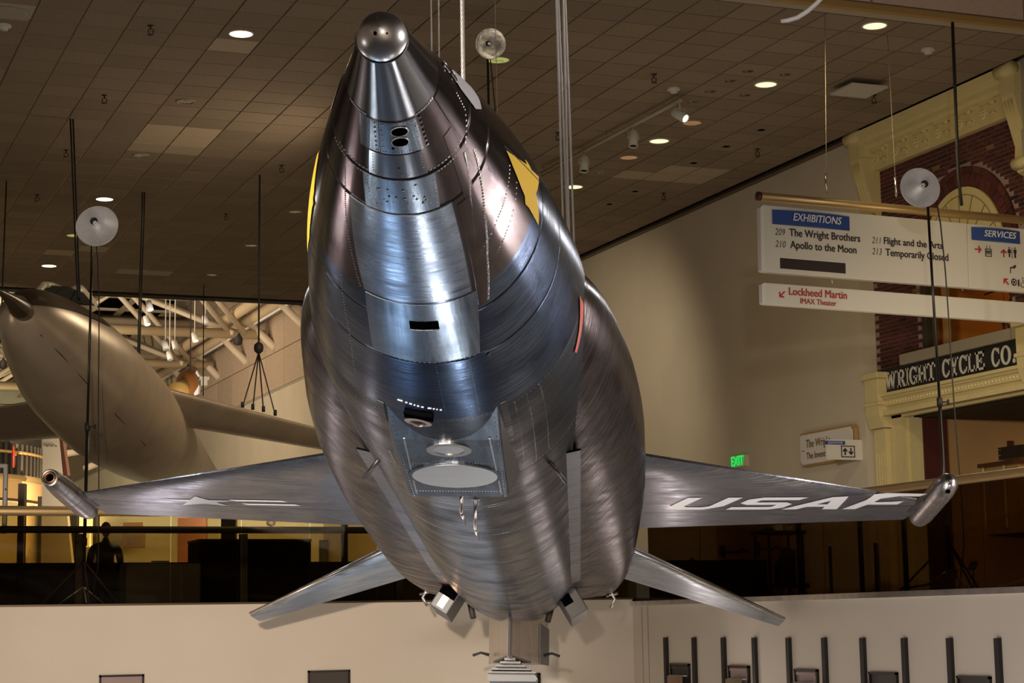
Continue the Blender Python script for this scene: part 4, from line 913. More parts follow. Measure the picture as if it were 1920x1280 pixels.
# cornice with brackets and flowers
cn = thing('shop_cornice', 'cream carved cornice with flowers and brackets along the top of the brick storefront', 'cornice', (XB, 25.0, CZ+7.28))
MB().bb(-.12, .0, -2.12, 2.0, 0, .44).build('frieze', 'cream', cn)
prof_ = [(0, .36), (-.20, .36), (-.22, .42), (-.34, .44), (-.36, .50), (-.44, .53), (-.47, .62), (0, .62)]
MB().prism([(x, -2.12, z) for x, z in prof_], (0, 4.24, 0)).build('crown_moulding', 'cream', cn)
for k in range(7):
    y = 1.62-k*.60
    MB().bb(-.20, -.12, y-.19, y+.19, .30, .365).build('dentil', 'cream', cn)
    fl_ = MB()
    for q in range(8):
        a = 2*PI*q/8; fl_.lathe([(.032, 0), (.022, .014), (.0001, .02)], (-.12, y+.20+.062*math.cos(a), .19+.062*math.sin(a)), (-1, 0, 0), 7)
    fl_.lathe([(.028, 0), (.02, .02), (.0001, .03)], (-.12, y+.20, .19), (-1, 0, 0), 8); fl_.build('carved_flower', 'cream', cn)
    b = MB(); b.bb(-.155, -.12, y-.16, y-.04, .06, .34); b.tube([(-.165, y-.16, .30), (-.165, y-.04, .30)], .03, 8); b.tube([(-.16, y-.16, .14), (-.16, y-.04, .14)], .018, 8); b.build('small_bracket', 'cream', cn)
for yy, lb in ((27.02, 'large cream scroll bracket at the left end of the cornice'), (22.82, 'large cream scroll bracket at the right end of the cornice')):
    t = thing('cornice_bracket', lb, 'bracket', (XB-.1, yy, CZ+6.35))
    MB().bb(-.30, .10, -.17, .17, 1.15, 1.60).build('block', 'cream', t, bevel=.01)
    MB().prism([(x, -.15, z) for x, z in ((.1, 1.15), (-.30, 1.15), (-.26, .95), (-.10, .40), (-.12, .20), (-.08, .02), (0, -.02), (.1, 0))], (0, .30, 0)).build('scroll', 'cream', t, bevel=.01)
    sc_ = MB()
    for dy in (-.08, 0, .08): sc_.tube([(-.30, dy, 1.05), (-.11, dy, .45)], .012, 6)
    sc_.build('flutes', 'cream', t); MB().tube([(-.30, -.19, 1.50), (-.30, .19, 1.50)], .10, 16).build('scroll_roll', 'cream', t); MB().tube([(-.10, -.16, .14), (-.10, .16, .14)], .09, 14).build('foot_roll', 'cream', t)
# ------------------------------------------------------------------ hanging signs
tilt = Matrix.Rotation(math.radians(1.3), 4, 'Y')
def sgp(x, y): p = ony(x, y, 21.0); return p
p0 = ony(1427, 383, 21.0); hs = thing('hanging_sign', 'large white hanging direction sign listing exhibitions and services', 'sign', p0)
hs.rotation_euler = (0, math.radians(1.1), 0)
SW = 4.3; SH = .86
def sbox(x0, x1, z0, z1, y0, y1, name, m, par=hs, **k): return MB().bb(x0, x1, y0, y1, z0, z1).build(name, m, par, **k)
sbox(0.03, 3.06, -SH, 0, 0, .10, 'board', 'off_white', bevel=.012); sbox(3.065, SW, -SH, -.0, .005, .105, 'side_board', 'off_white', bevel=.01)
MB().prism([(0, .02, -.035), (.035, .0, 0), (.035, .0, -SH), (0, .02, -SH+.02)], (0, .09, 0)).build('end_cap', 'off_white', hs)
def ltext(s, x, z, w, h, m, bold=0., shear=0., par=hs, y=-.004, **k):
    vs, fs = text_geo(s, bold, shear); return MB().add([(x+a*w, y-c, z+b*h) for a, b, c in vs], fs).build('lettering', m, par, fix=False, **k)
def banner(x0, x1, z0, z1, name='banner'):
    mb = MB(); n = 12; f = []
    for k in range(n+1):
        q = k/n; x = x0+(x1-x0)*q; yb = -.012-.05*math.sin(PI*q); f += [(x, yb, z0), (x, yb, z1), (x, 0, z0), (x, 0, z1)]
    mb.add(f, [(4*k, 4*k+4, 4*k+5, 4*k+1) for k in range(n)]+[(4*k+2, 4*k+6, 4*k+4, 4*k) for k in range(n)]+[(4*k+1, 4*k+5, 4*k+7, 4*k+3) for k in range(n)]); return mb.build(name, 'sign_blue', hs, fix=False)
banner(.15, 1.27, -.24, -.055); ltext('EXHIBITIONS', .42, -.185, .70, .095, 'white_ink', .012, .22, y=-.066)
banner(3.12, 3.88, -.215, -.045); ltext('SERVICES', 3.28, -.165, .50, .085, 'white_ink', .012, .22, y=-.066)
def mm(x, y): return (x-1427)*.00822*1.0
ltext('209', .19, -.375, .145, .085, 'ink', -.004, .2); ltext('The Wright Brothers', .395, -.405, 1.03, .125, 'ink', .018)
ltext('210', .19, -.530, .15, .085, 'ink', -.004, .2); ltext('Apollo to the Moon', .405, -.560, .96, .125, 'ink', .018)
ltext('211', 1.60, -.375, .135, .085, 'ink', -.004, .2); ltext('Flight and the Arts', 1.78, -.40, .89, .118, 'ink', .018)
ltext('213', 1.60, -.520, .145, .085, 'ink', -.004, .2); ltext('Temporarily Closed', 1.80, -.555, .95, .125, 'ink', .018)
sbox(.255, 1.20, -.80, -.665, -.006, 0, 'slot_plate', 'ink'); sbox(.245, 1.21, -.665, -.655, -.010, 0, 'slot_edge', 'white_ink')
def arrow(x, z, ang, s, m='ink_red', par=hs, y=-.004):
    P = [(-.5, .09), (.12, .09), (-.05, .42), (.14, .42), (.5, 0), (.14, -.42), (-.05, -.42), (.12, -.09), (-.5, -.09)]
    c, q = math.cos(ang), math.sin(ang); mb = MB().prism([(x+s*(a*c-b*q), y, z+s*(a*q+b*c)) for a, b in P], (0, .003, 0)); return mb.build('arrow', m, par)
arrow(3.22, -.335, 0, .11); arrow(3.62, -.355, PI/2, .11); arrow(3.64, -.735, PI*.75, .11)
# service symbols
pic = MB()
def fig(x, z, s, skirt=False, mbx=None):
    b = mbx or pic; b.prism([(x+.03*s*math.cos(2*PI*k/10), -.004, z+.19*s+.03*s*math.sin(2*PI*k/10)) for k in range(10)], (0, .003, 0))
    b.prism([(x+a*s, -.004, z+c*s) for a, c in (((-.05, .14), (.05, .14), (.085, .0), (.03, .0), (.03, -.16), (-.03, -.16), (-.03, 0), (-.085, 0)) if skirt else ((-.06, .14), (.06, .14), (.06, -.0), (.035, -.0), (.035, -.17), (-.035, -.17), (-.035, 0), (-.06, 0)))], (0, .003, 0))
fig(3.71, -.345, .36, True); fig(3.80, -.345, .36); pic.bb(3.750, 3.756, -.004, -.001, -.42, -.27)
pic.build('restroom_symbol', 'ink', hs)
pic = MB()
for x0, x1, z0, z1 in ((3.33, 3.43, -.42, -.41), (3.33, 3.43, -.325, -.315), (3.33, 3.34, -.42, -.315), (3.42, 3.43, -.42, -.315)): pic.bb(x0, x1, -.004, -.001, z0, z1)
for k in range(3): fig(3.355+.025*k, -.365, .16)
pic.bb(3.352, 3.358, -.004, -.001, -.31, -.27).bb(3.402, 3.408, -.004, -.001, -.31, -.27); pic.build('elevator_symbol', 'ink', hs)
pic = MB(); pic.bb(3.71, 3.722, -.004, -.001, -.62, -.545); pic.prism([(3.71, -.004, -.555), (3.72, -.004, -.53), (3.79, -.004, -.535), (3.79, -.004, -.55), (3.73, -.004, -.55)], (0, .003, 0)); pic.prism([(3.76, -.004, -.515), (3.80, -.004, -.50), (3.81, -.004, -.53), (3.77, -.004, -.54)], (0, .003, 0)); pic.build('fountain_symbol', 'ink', hs)
pic = MB()
pic.prism([(3.765+.045*math.cos(2*PI*k/20), -.004, -.735+.05*math.sin(2*PI*k/20)) for k in range(20)], (0, .002, 0)); pic.prism([(3.825, -.004, -.785), (3.85, -.004, -.785), (3.85, -.004, -.69), (3.825, -.004, -.70)], (0, .003, 0)); film_s = pic.build('film_symbol', 'ink', hs)
for k in range(5):
    a = 2*PI*k/5; MB().prism([(3.765+.024*math.cos(a)+.010*math.cos(2*PI*j/8), -.006, -.735+.026*math.sin(a)+.010*math.sin(2*PI*j/8)) for j in range(8)], (0, .002, 0)).build('reel_hole', 'off_white', film_s)
pic = MB(); pic.tube([(3.905, -.004, -.69), (3.908, -.004, -.735), (3.945, -.004, -.738), (3.96, -.004, -.775), (3.975, -.004, -.772)], .005, 5); pic.tube([(3.905+.034*math.cos(t), -.004, -.76+.034*math.sin(t)) for t in [PI*(.75+k*.1) for k in range(14)]], .005, 5, False); pic.prism([(3.904+.01*math.cos(2*PI*k/10), -.004, -.672+.01*math.sin(2*PI*k/10)) for k in range(10)], (0, .003, 0)); pic.build('wheelchair_symbol', 'ink', hs)
p1 = ony(1430, 529, 21.0); h2 = thing('theater_sign', 'narrow white hanging sign with red lettering and arrow below the large sign', 'sign', p1); h2.rotation_euler = (0, math.radians(1.1), 0)
MB().bb(.03, 4.2, 0, .10, -.275, 0).build('board', 'off_white', h2, bevel=.010); MB().prism([(0, .02, -.02), (.03, 0, 0), (.03, 0, -.275), (0, .02, -.26)], (0, .08, 0)).build('end_cap', 'off_white', h2)
ltext('Lockheed Martin', .37, -.135, .835, .095, 'ink_red', .020, par=h2); ltext('IMAX Theater', .53, -.235, .52, .068, 'ink_red', .014, par=h2); arrow(.27, -.135, -PI*.75, .11, par=h2)
p2 = ony(1425, 366, 21.02); tp = thing('hanging_pole', 'long horizontal brass tube that carries the hanging signs', 'pole', p2); tp.rotation_euler = (0, math.radians(.9), 0)
MB().tube([(0, .05, 0), (4.6, .05, 0)], .055, 18).build('tube', 'brass', tp); MB().tube([(-.012, .05, 0), (.03, .05, 0)], .058, 18).build('end_cap', 'wood_dark', tp)
def wire(pts, r, label, cat='cable', name='hanging_cable', m='dark_metal', group=None, n=6):
    o = MB().tube(pts, r, n).build(name, m); return tag(o, label, cat, group)
for xx, top, lb in ((1550, onz(1547, 30, HC-.01), 'thin wire holding the left end of the brass tube'), (1681, onz(1664, 66, HC-.01), 'thin wire holding the brass tube left of the right lamp reflector')):
    b_ = ony(xx, 366+(xx-1425)*.047, 21.07); b_.z += .05; wire([top if abs(top.y-21) < 1.3 else Vector((b_.x, 21.6, HC)), b_], .004, lb, 'wire', 'hanging_wire', 'track', 'sign wires')
    lo_ = b_-Vector((0, 0, .12)); 
    MB().tube([b_+Vector((0, 0, .02)), b_+Vector((0, 0, .28))], .014, 6).build('turnbuckle', 'steel_bright', tp).matrix_parent_inverse = tp.matrix_basis.inverted()
wire([onz(1786, 42, HC-.01), ony(1793, 230, 21.25), ony(1797, 330, 21.1), ony(1803, 385, 21.07)], .022, 'thick dark cord hanging from the ceiling to the brass tube', 'cable', 'hanging_cable', 'near_black')
for xx, lb in ((1560, 'short wire pair between the two white signs at left'), (1805, 'short wire pair between the two white signs at right')):
    a1 = ony(xx, 510+(xx-1427)*.036, 21.05); b1 = ony(xx, 532+(xx-1430)*.035, 21.05); wire([a1, b1], .007, lb, 'wire', 'sign_link', 'steel_bright', 'wires between the signs')
# small signs on the wall
a1 = onx(1504, 824, 16.98); t = thing('wooden_sign', 'carved wooden plaque with brown lettering on the beige wall', 'sign', (16.96, a1.y, CZ+2.56))
Lw = a1.y-onx(1606, 812, 16.98).y
def plq(x0, g): return [(x0, -g, g+.06), (x0, -g, .56-g), (x0, -g-.06, .58-g), (x0, -Lw+g+.06, .58-g), (x0, -Lw+g, .52-g), (x0, -Lw+g, g+.08), (x0, -Lw+g+.06, g), (x0, -g-.06, g)]
MB().prism(plq(.05, 0), (-.07, 0, 0)).build('frame', 'wood_gold', t); MB().prism(plq(-.03, .035), (-.015, 0, 0)).build('face', 'off_white', t)
mat('plaque_ink', (.20, .10, .04), .6)
text('The Wright', (16.91, 28.95, CZ+2.83), RX, UZ, .80, .18, 'plaque_ink', t, bold=.006, shear=.1); text('The Invention', (16.91, 28.95, CZ+2.68), RX, UZ, .80, .11, 'plaque_ink', t, bold=.01)
MB().bb(-.05, -.045, -.10, -.16, .26, .28).build('ornament', 'plaque_ink', t)
a2 = onx(1549, 824, 16.85); t = thing('elevator_sign', 'white projecting elevator sign with up and down arrows overlapping the wooden plaque', 'sign', (16.38, 27.38, CZ+2.54))
RR = Vector((1, 0, 0)); b = MB().prism([(0, 0, 0), (.66, 0, 0), (.66, 0, .33), (0, 0, .33)], (0, .05, 0)); b.build('board', 'off_white', t)
L0 = t.location; nrm = Vector((0, -1, 0))*.004
MB().prism([Vector((0, 0, .245))+RR*(-.04)+nrm, Vector((0, 0, .245))+RR*.34+nrm, Vector((0, 0, .305))+RR*.34+nrm, Vector((0, 0, .305))+RR*(-.04)+nrm], nrm).build('banner', 'sign_blue', t)
text('ELEVATOR', L0+RR*.02+nrm*3+Vector((0, 0, .258)), RR, UZ, .27, .034, 'white_ink', t, shear=.2)
fq = MB()
for x0, x1, z0, z1 in ((.26, .52, .04, .055), (.26, .52, .215, .23), (.26, .275, .04, .23), (.505, .52, .04, .23)): fq.prism([RR*x0+nrm+Vector((0, 0, z0)), RR*x1+nrm+Vector((0, 0, z0)), RR*x1+nrm+Vector((0, 0, z1)), RR*x0+nrm+Vector((0, 0, z1))], nrm)
fq.build('square_border', 'ink', t)
for k, s_ in ((.335, 1), (.445, -1)):
    P = [(-.012, -.06), (.012, -.06), (.012, .015), (.035, -.01), (.045, .012), (0, .06), (-.045, .012), (-.035, -.01), (-.012, .015)]
    MB().prism([RR*(k+a)+nrm+Vector((0, 0, .135+b_*s_)) for a, b_ in P], nrm).build('arrow', 'ink', t)
ex = onx(1371, 859, 16.95); t = thing('exit_sign', 'glowing green EXIT sign on the beige wall just above the right wing', 'sign', (16.98, ex.y, ex.z-.17))
text('EXIT', (16.95, ex.y, ex.z-.15), RX, UZ, .46, .17, 'exit_green', t, bold=.03); MB().bb(0, .06, -.5, .03, -.01, .2).build('housing', 'plaster', t)
# ------------------------------------------------------------------ glass railings
def railing(name, label, P, Q, h, n, z0, glass, railm, rr=.05, m2=None, inner=True):
    P = Vector(P); Q = Vector(Q); d = (Q-P); L = d.length; d.normalize(); nrm_ = d.cross(UZ)
    t = thing(name, label, 'railing', P)
    for k in range(n):
        a = P+d*(L*k/n+.006); b = P+d*(L*(k+1)/n-.006); under(t, MB().box((a+b)/2+Vector((0, 0, z0-P.z+h/2)), ((b-a).length, .014, h), (d, nrm_, UZ)), 'glass_pane', glass)
    zt = z0+h
    under(t, MB().tube([Vector((P.x, P.y, zt+.02)), Vector((Q.x, Q.y, zt+.02))], rr, 12), 'top_rail', railm)
    return t
r1 = railing('glass_railing', 'brown tinted glass railing with brass rail along the right balcony', (10.42, 21.75, FL), (10.42, -2, FL), .98, 17, FL, 'tinted_glass', 'brass', .045)
r2 = railing('glass_railing', 'brown tinted glass railing with brass rail along the left balcony', (-6.1, 22.1, FL+.04), (10.3, 22.1, FL+.04), 1.03, 20, FL+.04, 'left_glass', 'brass', .055)
r3 = railing('back_railing', 'dark glass railing on the far side of the left balcony bridge', (-6, 27.6, FL), (13.0, 27.6, FL), 1.14, 9, FL, 'dark_glass', 'near_black', .05)
for k in range(8):
    x_ = -5+k*2.35; MB().bb(x_-.05-r3.location.x, x_+.05-r3.location.x, -.06, .06, 0, 1.1).build('post', 'near_black', r3)
# ------------------------------------------------------------------ lamp stands
mat('reflector', (.88, .87, .88), .48, .75, noise=.06, nscale=30); mat('reflector_shiny', (.85, .82, .76), .30, 1, noise=.35, nscale=14, bump=.5, bscale=18); mat('bulb_glass', (.75, .75, .75), .08, .9)
def stand(label, c, r, base, lean, shiny=False, off=(0, 0), power=0):
    """c = reflector centre, base = foot on the balcony floor"""
    t = thing('lamp_stand', label, 'lamp stand', base, 'strobe lamp stands on the balcony')
    c = Vector(c); base = Vector(base); n_ = (Vector((0, 0, CZ))-c).normalized(); n_ = (n_+cx*off[0]+cy*off[1]).normalized(); m_ = 'reflector_shiny' if shiny else 'reflector'
    under(t, MB().lathe([(r*.17, -r*.72), (r*.45, -r*.55), (r*.75, -r*.28), (r*.95, -.02), (r, 0), (r*1.03, .006), (r*1.04, -.004), (r*1.0, -.02), (r*.78, -r*.34), (r*.48, -r*.62), (r*.17, -r*.80)], c, n_, 48), 'reflector_bowl', m_)
    under(t, MB().lathe([(r*.22, -r*.80), (r*.22, -r*1.5), (.0001, -r*1.52)], c, n_, 20), 'lamp_head', 'near_black')
    under(t, MB().lathe([(.0001, -r*.70), (r*.19, -r*.70)], c, n_, 20), 'lamp_socket', 'near_black')
    under(t, MB().lathe([(.0001, -r*.30), (r*.07, -r*.34), (r*.11, -r*.45), (r*.09, -r*.60), (r*.06, -r*.70)], c, n_, 16), 'flash_bulb', 'bulb_glass')
    if shiny: under(t, MB().lathe([(.0001, .01), (r*.99, .01)], c, n_, 40), 'front_glass', 'clear_glass')
    top = c-n_*r*.95; top.z -= .02
    if power:
        sp_ = bpy.data.lights.new('strobe_bulb', 'SPOT'); sp_.energy = power; sp_.spot_size = 1.2; sp_.spot_blend = .6; sp_.shadow_soft_size = .10; sp_.color = (1, .95, .92)
        so_ = bpy.data.objects.new('strobe_bulb', sp_); COL.objects.link(so_); so_.location = c+n_*.12; so_.rotation_euler = (bw(0, 5, 0)-c).to_track_quat('-Z', 'Y').to_euler()
    if lean is not None: foot = Vector(lean)
    else: foot = base
    P = [top, foot+Vector((0, 0, .30))]
    hh = (P[0]-P[1])
    under(t, MB().tube([P[0], P[1]+hh*.42], .016, 8), 'upper_pole', 'black_gloss'); under(t, MB().tube([P[1]+hh*.44, P[1]], .022, 8), 'lower_pole', 'black_gloss')
    for q in (.43, .12):
        p = P[1]+hh*q; under(t, MB().tube([p-Vector((0, 0, .05)), p+Vector((0, 0, .05))], .034, 8).tube([p, p+cx*(.10 if q > .3 else -.10)], .012, 6).tube([p+cx*(.10 if q > .3 else -.10)-Vector((0, 0, .03)), p+cx*(.10 if q > .3 else -.10)+Vector((0, 0, .03))], .014, 6), 'clamp_knob', 'near_black')
    for k in range(3):
        a = .5+k*2*PI/3; e = foot+Vector((.62*math.cos(a), .62*math.sin(a), .012-(foot.z-base.z))); 
        under(t, MB().tube([foot+Vector((0, 0, .62)), Vector((e.x, e.y, base.z+.015))], .013, 6), 'leg', 'near_black')
        under(t, MB().tube([foot+Vector((0, 0, .30)), foot.lerp(Vector((e.x, e.y, base.z+.20)), .5)], .008, 6), 'brace', 'steel_bright')
    cs = c-n_*r*1.45; cbl = [cs, cs-Vector((0, 0, .12))+cx*.05]; e = foot+Vector((0, 0, .05))+cx*.10
    for k in range(1, 9): q = k/9; cbl.append(cs.lerp(e, q)+cx*(.06+.05*math.sin(q*PI)+.015*math.sin(q*9)))
    cbl.append(e); under(t, MB().tube(cbl, .008, 6), 'power_cord', 'near_black')
    return t
MATS['clear_glass'] = glassmat('clear_glass', (.96, .95, .92), .06)
cl = ony(182, 424, 24.4); fl_ = ony(156, 1120, 24.6); stand('black lamp stand with round satin reflector in front of the bulbous jet at left', cl, .262, (fl_.x, fl_.y, FL), None, off=(.26, .42), power=120)
cr = onx(1725, 352, 12.6); fr_ = onx(1782, 1095, 13.0); stand('black lamp stand with round satin reflector in front of the brick storefront', cr, .232, (fr_.x, fr_.y, FL), None, off=(-.42, .36), power=150)
cc = ony(920, 82, 22.9); stand('tall black lamp stand with shiny glass-fronted reflector near the ceiling behind the rocket plane', cc, .195, (cc.x+.12, cc.y+.35, FL), None, True, off=(.24, .02))
# ------------------------------------------------------------------ cables of the rocket plane
ZT = CZ+14.27
def vtop(p, x0): return Vector((p.x, p.y, ZT))
pa = bw(-.02, 4.92, .70); rp = thing('steel_rope', 'thick twisted steel rope holding the rocket plane forward of the wing', 'rope', pa); L_ = ZT-pa.z
mat('rope_wire', (.55, .52, .48), .4, .7)
for s_ in range(5):
    P = [Vector((.0085*math.cos(2*PI*s_/5+k*.55), .0085*math.sin(2*PI*s_/5+k*.55), k*.013)) for k in range(int(4.4/.013))]
    MB().tube(P, .0058, 5, False).build('strand', 'rope_wire', rp)
MB().tube([(0, 0, 4.3), (0, 0, L_)], .014, 8).build('upper_rope', 'rope_wire', rp)
for k, (s_, a_, xt, lb) in enumerate(((.56, 11.0, 1043, 'left one of the four long steel cables right of the nose'), (.62, 11.02, 1047, 'second of the four long steel cables right of the nose'), (.60, 10.6, 1056, 'third of the four long steel cables right of the nose'), (.66, 10.62, 1060, 'right one of the four long steel cables right of the nose'))):
    b_ = bw(s_, a_, .50); top = onZ(xt, 0, pix(b_)[2]-1.0); d = top-b_; top = b_+d*((ZT-b_.z)/d.z); wire([b_, top], .0085, lb, 'cable', 'steel_cable', 'rope_wire', 'four steel cables behind the nose')
for k, (s_, xt, lb) in enumerate(((-.62, 808, 'thin left steel cable rising behind the nose of the rocket plane'), (-.56, 822, 'thin second steel cable rising behind the nose of the rocket plane'))):
    b_ = bw(s_, 11.0, .50); top = onZ(xt, 0, pix(b_)[2]-1.0); d = top-b_; top = b_+d*((ZT-b_.z)/d.z); wire([b_, top], .006, lb, 'cable', 'steel_cable', 'rope_wire', 'two steel cables behind the nose')
b_ = ony(935, 300, 24.8); wire([ony(928, 2, 22.0), ony(937, 420, 26.5)], .004, 'hair-thin pale wire beside the shiny reflector', 'wire', 'thin_wire', 'rope_wire')
# curved white tube at the top edge
q0 = onZ(1466, 39, 17.5); tbp = [onZ(x, y, 17.5) for x, y in ((1464, 40), (1478, 38), (1495, 33), (1515, 20), (1530, 7), (1545, -8), (1556, -25), (1560, -60))]
o = MB().tube(tbp, [.017, .021, .021, .021, .021, .021, .021, .021], 12).build('curved_tube', 'white_paint'); tag(o, 'curved white tube end hanging into view at the top edge', 'tube')
wire([tbp[-1], Vector((tbp[-1].x, tbp[-1].y, ZT))], .006, 'thin wire that carries the curved white tube', 'wire', 'tube_wire', 'rope_wire')
# ------------------------------------------------------------------ the other jet
mat('jet_skin', (.52, .41, .29), .34, .35, noise=.10, nscale=2.5, spec=.6); mat('jet_dark', (.075, .05, .025), .3, .2); mat('jet_cream', (.74, .64, .48), .4)
mat('cockpit_glass', (.012, .014, .010), .8, spec=.1)
jt = thing('display_jet', 'bulbous bronze-grey straight-wing jet hanging behind the left lamp stand', 'aircraft', onZ(190, 740, 28))
C_ = [(24, 572, 24.2, 16), (32, 580, 24.3, 34), (45, 592, 24.5, 52), (70, 615, 25.0, 72), (103, 652, 25.8, 92), (150, 703, 27.0, 108), (205, 760, 28.6, 106), (258, 805, 30.4, 92), (305, 842, 32.4, 70), (345, 870, 35, 48), (385, 895, 38.5, 26)]
CP = []
for k in range(61):
    q = k/60*10; K_ = list(range(11)); CP.append(tuple(interp(q, K_, [c[j] for c in C_]) for j in range(4)))
P = [onZ(x, y, Z) for x, y, Z, r in CP]; R_ = [r*Z/F for x, y, Z, r in CP]
fus = under(jt, MB().tube(P, R_, 48), 'fuselage', 'jet_skin')
def onjet(q, ang, off=0.):
    """point on the jet skin: q along 0..60, ang 0 = top, + to picture right"""
    i = min(max(int(q), 0), 59); w = q-i; p = P[i].lerp(P[i+1], w); d = (P[i+1]-P[i]).normalized(); r = R_[i]*(1-w)+R_[i+1]*w+off
    up = (UZ-d*UZ.dot(d)).normalized(); rt = d.cross(up); return p+up*(r*math.cos(ang))+rt*(r*math.sin(ang)), up, rt, d
def jpatch(q0, q1, a0f, a1f, off, name, m, n1=16, n2=8, par=jt):
    vs = []
    for i in range(n1+1):
        q = q0+(q1-q0)*i/n1; 
        for k in range(n2+1):
            a = a0f(i/n1)+(a1f(i/n1)-a0f(i/n1))*k/n2; vs.append(onjet(q, a, off)[0])
    return under(par, MB().add(vs, [(i*(n2+1)+k, i*(n2+1)+k+1, (i+1)*(n2+1)+k+1, (i+1)*(n2+1)+k) for i in range(n1) for k in range(n2)], True), name, m)
jpatch(3, 27, lambda t: -.3, lambda t: 1.45-.55*t, .012, 'antiglare_panel', 'jet_dark')
pt = onZ(42, 582, 24.0); under(jt, MB().tube([onZ(50, 588, 24.4), onZ(36, 577, 23.95), onZ(18, 560, 23.6), onZ(2, 548, 23.3), onZ(-30, 530, 22.8)], [.125, .13, .075, .035, .012], 20), 'nose_spike', 'jet_dark')
# canopy: windscreen frame on top
cv = [(66, 553, 24.9), (82, 534, 25.2), (97, 535, 25.6), (128, 547, 26.6), (150, 572, 27.0), (112, 566, 25.6)]
cpt = [onZ(*c) for c in cv]; under(jt, MB().prism(cpt, cz*.5+cx*.1), 'canopy', 'cockpit_glass')
fr_c = MB()
for i in range(5): fr_c.tube([cpt[i], cpt[(i+1) % 6]], .045 if i < 4 else .015, 8)
fr_c.tube([cpt[3]+cx*.02, onZ(146, 545, 27.2), onZ(168, 572, 28.2)], [.03, .10, .12], 8); under(jt, fr_c, 'canopy_frame', 'jet_cream')
def jwing(A, B, name):
    """A/B = (LE px, TE px) as (x, y, Z) at root and tip, with thickness in metres"""
    (l0, t0_, h0), (l1, t1_, h1) = A, B; L0_, T0_, L1_, T1_ = onZ(*l0), onZ(*t0_), onZ(*l1), onZ(*t1_); mb = MB(); n = 22; rings = []
    for j in range(13):
        q = j/12; le = L0_.lerp(L1_, q); te = T0_.lerp(T1_, q); h = h0+(h1-h0)*q; nv = UZ
        rings.append([le.lerp(te, .5-.5*math.cos(2*PI*k/n))+nv*(h*.5*math.sin(2*PI*k/n)*(.35+.65*math.sin(min(PI, PI*(.08+.9*(.5+.5*math.cos(2*PI*k/n))))))) for k in range(n)])
    mb.add([p for r in rings for p in r], [(i*n+k, i*n+(k+1) % n, (i+1)*n+(k+1) % n, (i+1)*n+k) for i in range(12) for k in range(n)], True)
    mb.add(rings[0], [tuple(range(n))]); mb.add(rings[-1], [tuple(range(n))]); return under(jt, mb, name, 'jet_skin')
jwing(((258, 718, 29.0), (352, 795, 31.4), .46), ((760, 845, 35.0), (790, 874, 36.5), .14), 'wing')
jwing(((170, 735, 27.6), (215, 812, 30.2), .46), ((-240, 800, 30.5), (-225, 840, 32.0), .16), 'wing')
# engine bulge with intake under the wing root and warm lit rear flank
nc = [onZ(x, y, Z) for x, y, Z in ((262, 772, 29.3), (268, 778, 29.4), (292, 800, 30.4), (318, 822, 31.8), (345, 850, 34))]
under(jt, MB().tube(nc, [.28, .40, .47, .42, .2], 28), 'engine_pod', 'jet_skin')
jf = MB(); jf.prism([onZ(330, 860, 35), onZ(345, 815, 36.5), onZ(362, 815, 37.2), onZ(372, 880, 37.5)], cx*.10); under(jt, jf, 'tail_fin', 'jet_cream')
jf = MB(); jf.tube([onjet(q, 2.4, .0)[0] for q in (12, 18, 24, 30, 36)], .008, 6, False); under(jt, jf, 'belly_seam', 'jet_dark')
# its cables
def cab(x, y, pts, r, label, grp='black cables of the bulbous jet'):
    top = onz(x, y, HC-.005); return wire([top]+pts, r, label, 'cable', 'hanging_cable', 'near_black', grp)
c1 = onz(132, 223, HC); 
cab(132, 223, [ony(146, 560, 26.3)], .014, 'left cable of the pair dropping behind the jet canopy'); cab(137, 224, [ony(150, 562, 26.6)], .014, 'right cable of the pair dropping behind the jet canopy')
cab(267, 361, [ony(258, 683, 29.6)], .013, 'left cable of the pair dropping to the jet wing root'); cab(271, 361, [ony(261, 684, 29.8)], .013, 'right cable of the pair dropping to the jet wing root')
cab(12, 340, [ony(4, 560, 30.5), ony(0, 640, 30)], .013, 'cable at the far left edge running down from the ceiling')
kn = ony(485, 652, 32.8); cab(487, 328, [kn], .016, 'long single cable with a shackle over the right jet wing')
bd = thing('cable_bridle', 'four-legged wire bridle with shackle spreading down to the right jet wing', 'bridle', kn)
under(bd, MB().lathe([(.03, -.10), (.075, -.06), (.085, 0), (.075, .06), (.03, .10)], kn, (0, 0, 1), 10), 'shackle', 'near_black')
for x, y, Z in ((455, 762, 32.2), (474, 766, 33.6), (494, 770, 32.4), (516, 777, 33.2)): under(bd, MB().tube([kn-Vector((0, 0, .08)), onZ(x, y, Z)], .012, 6).tube([onZ(x, y-9, Z), onZ(x, y+2, Z)], .03, 6), 'bridle_leg', 'near_black')
cab(382, 534, [ony(381, 742, 44)], .012, 'thin far cable in front of the patterned wall')
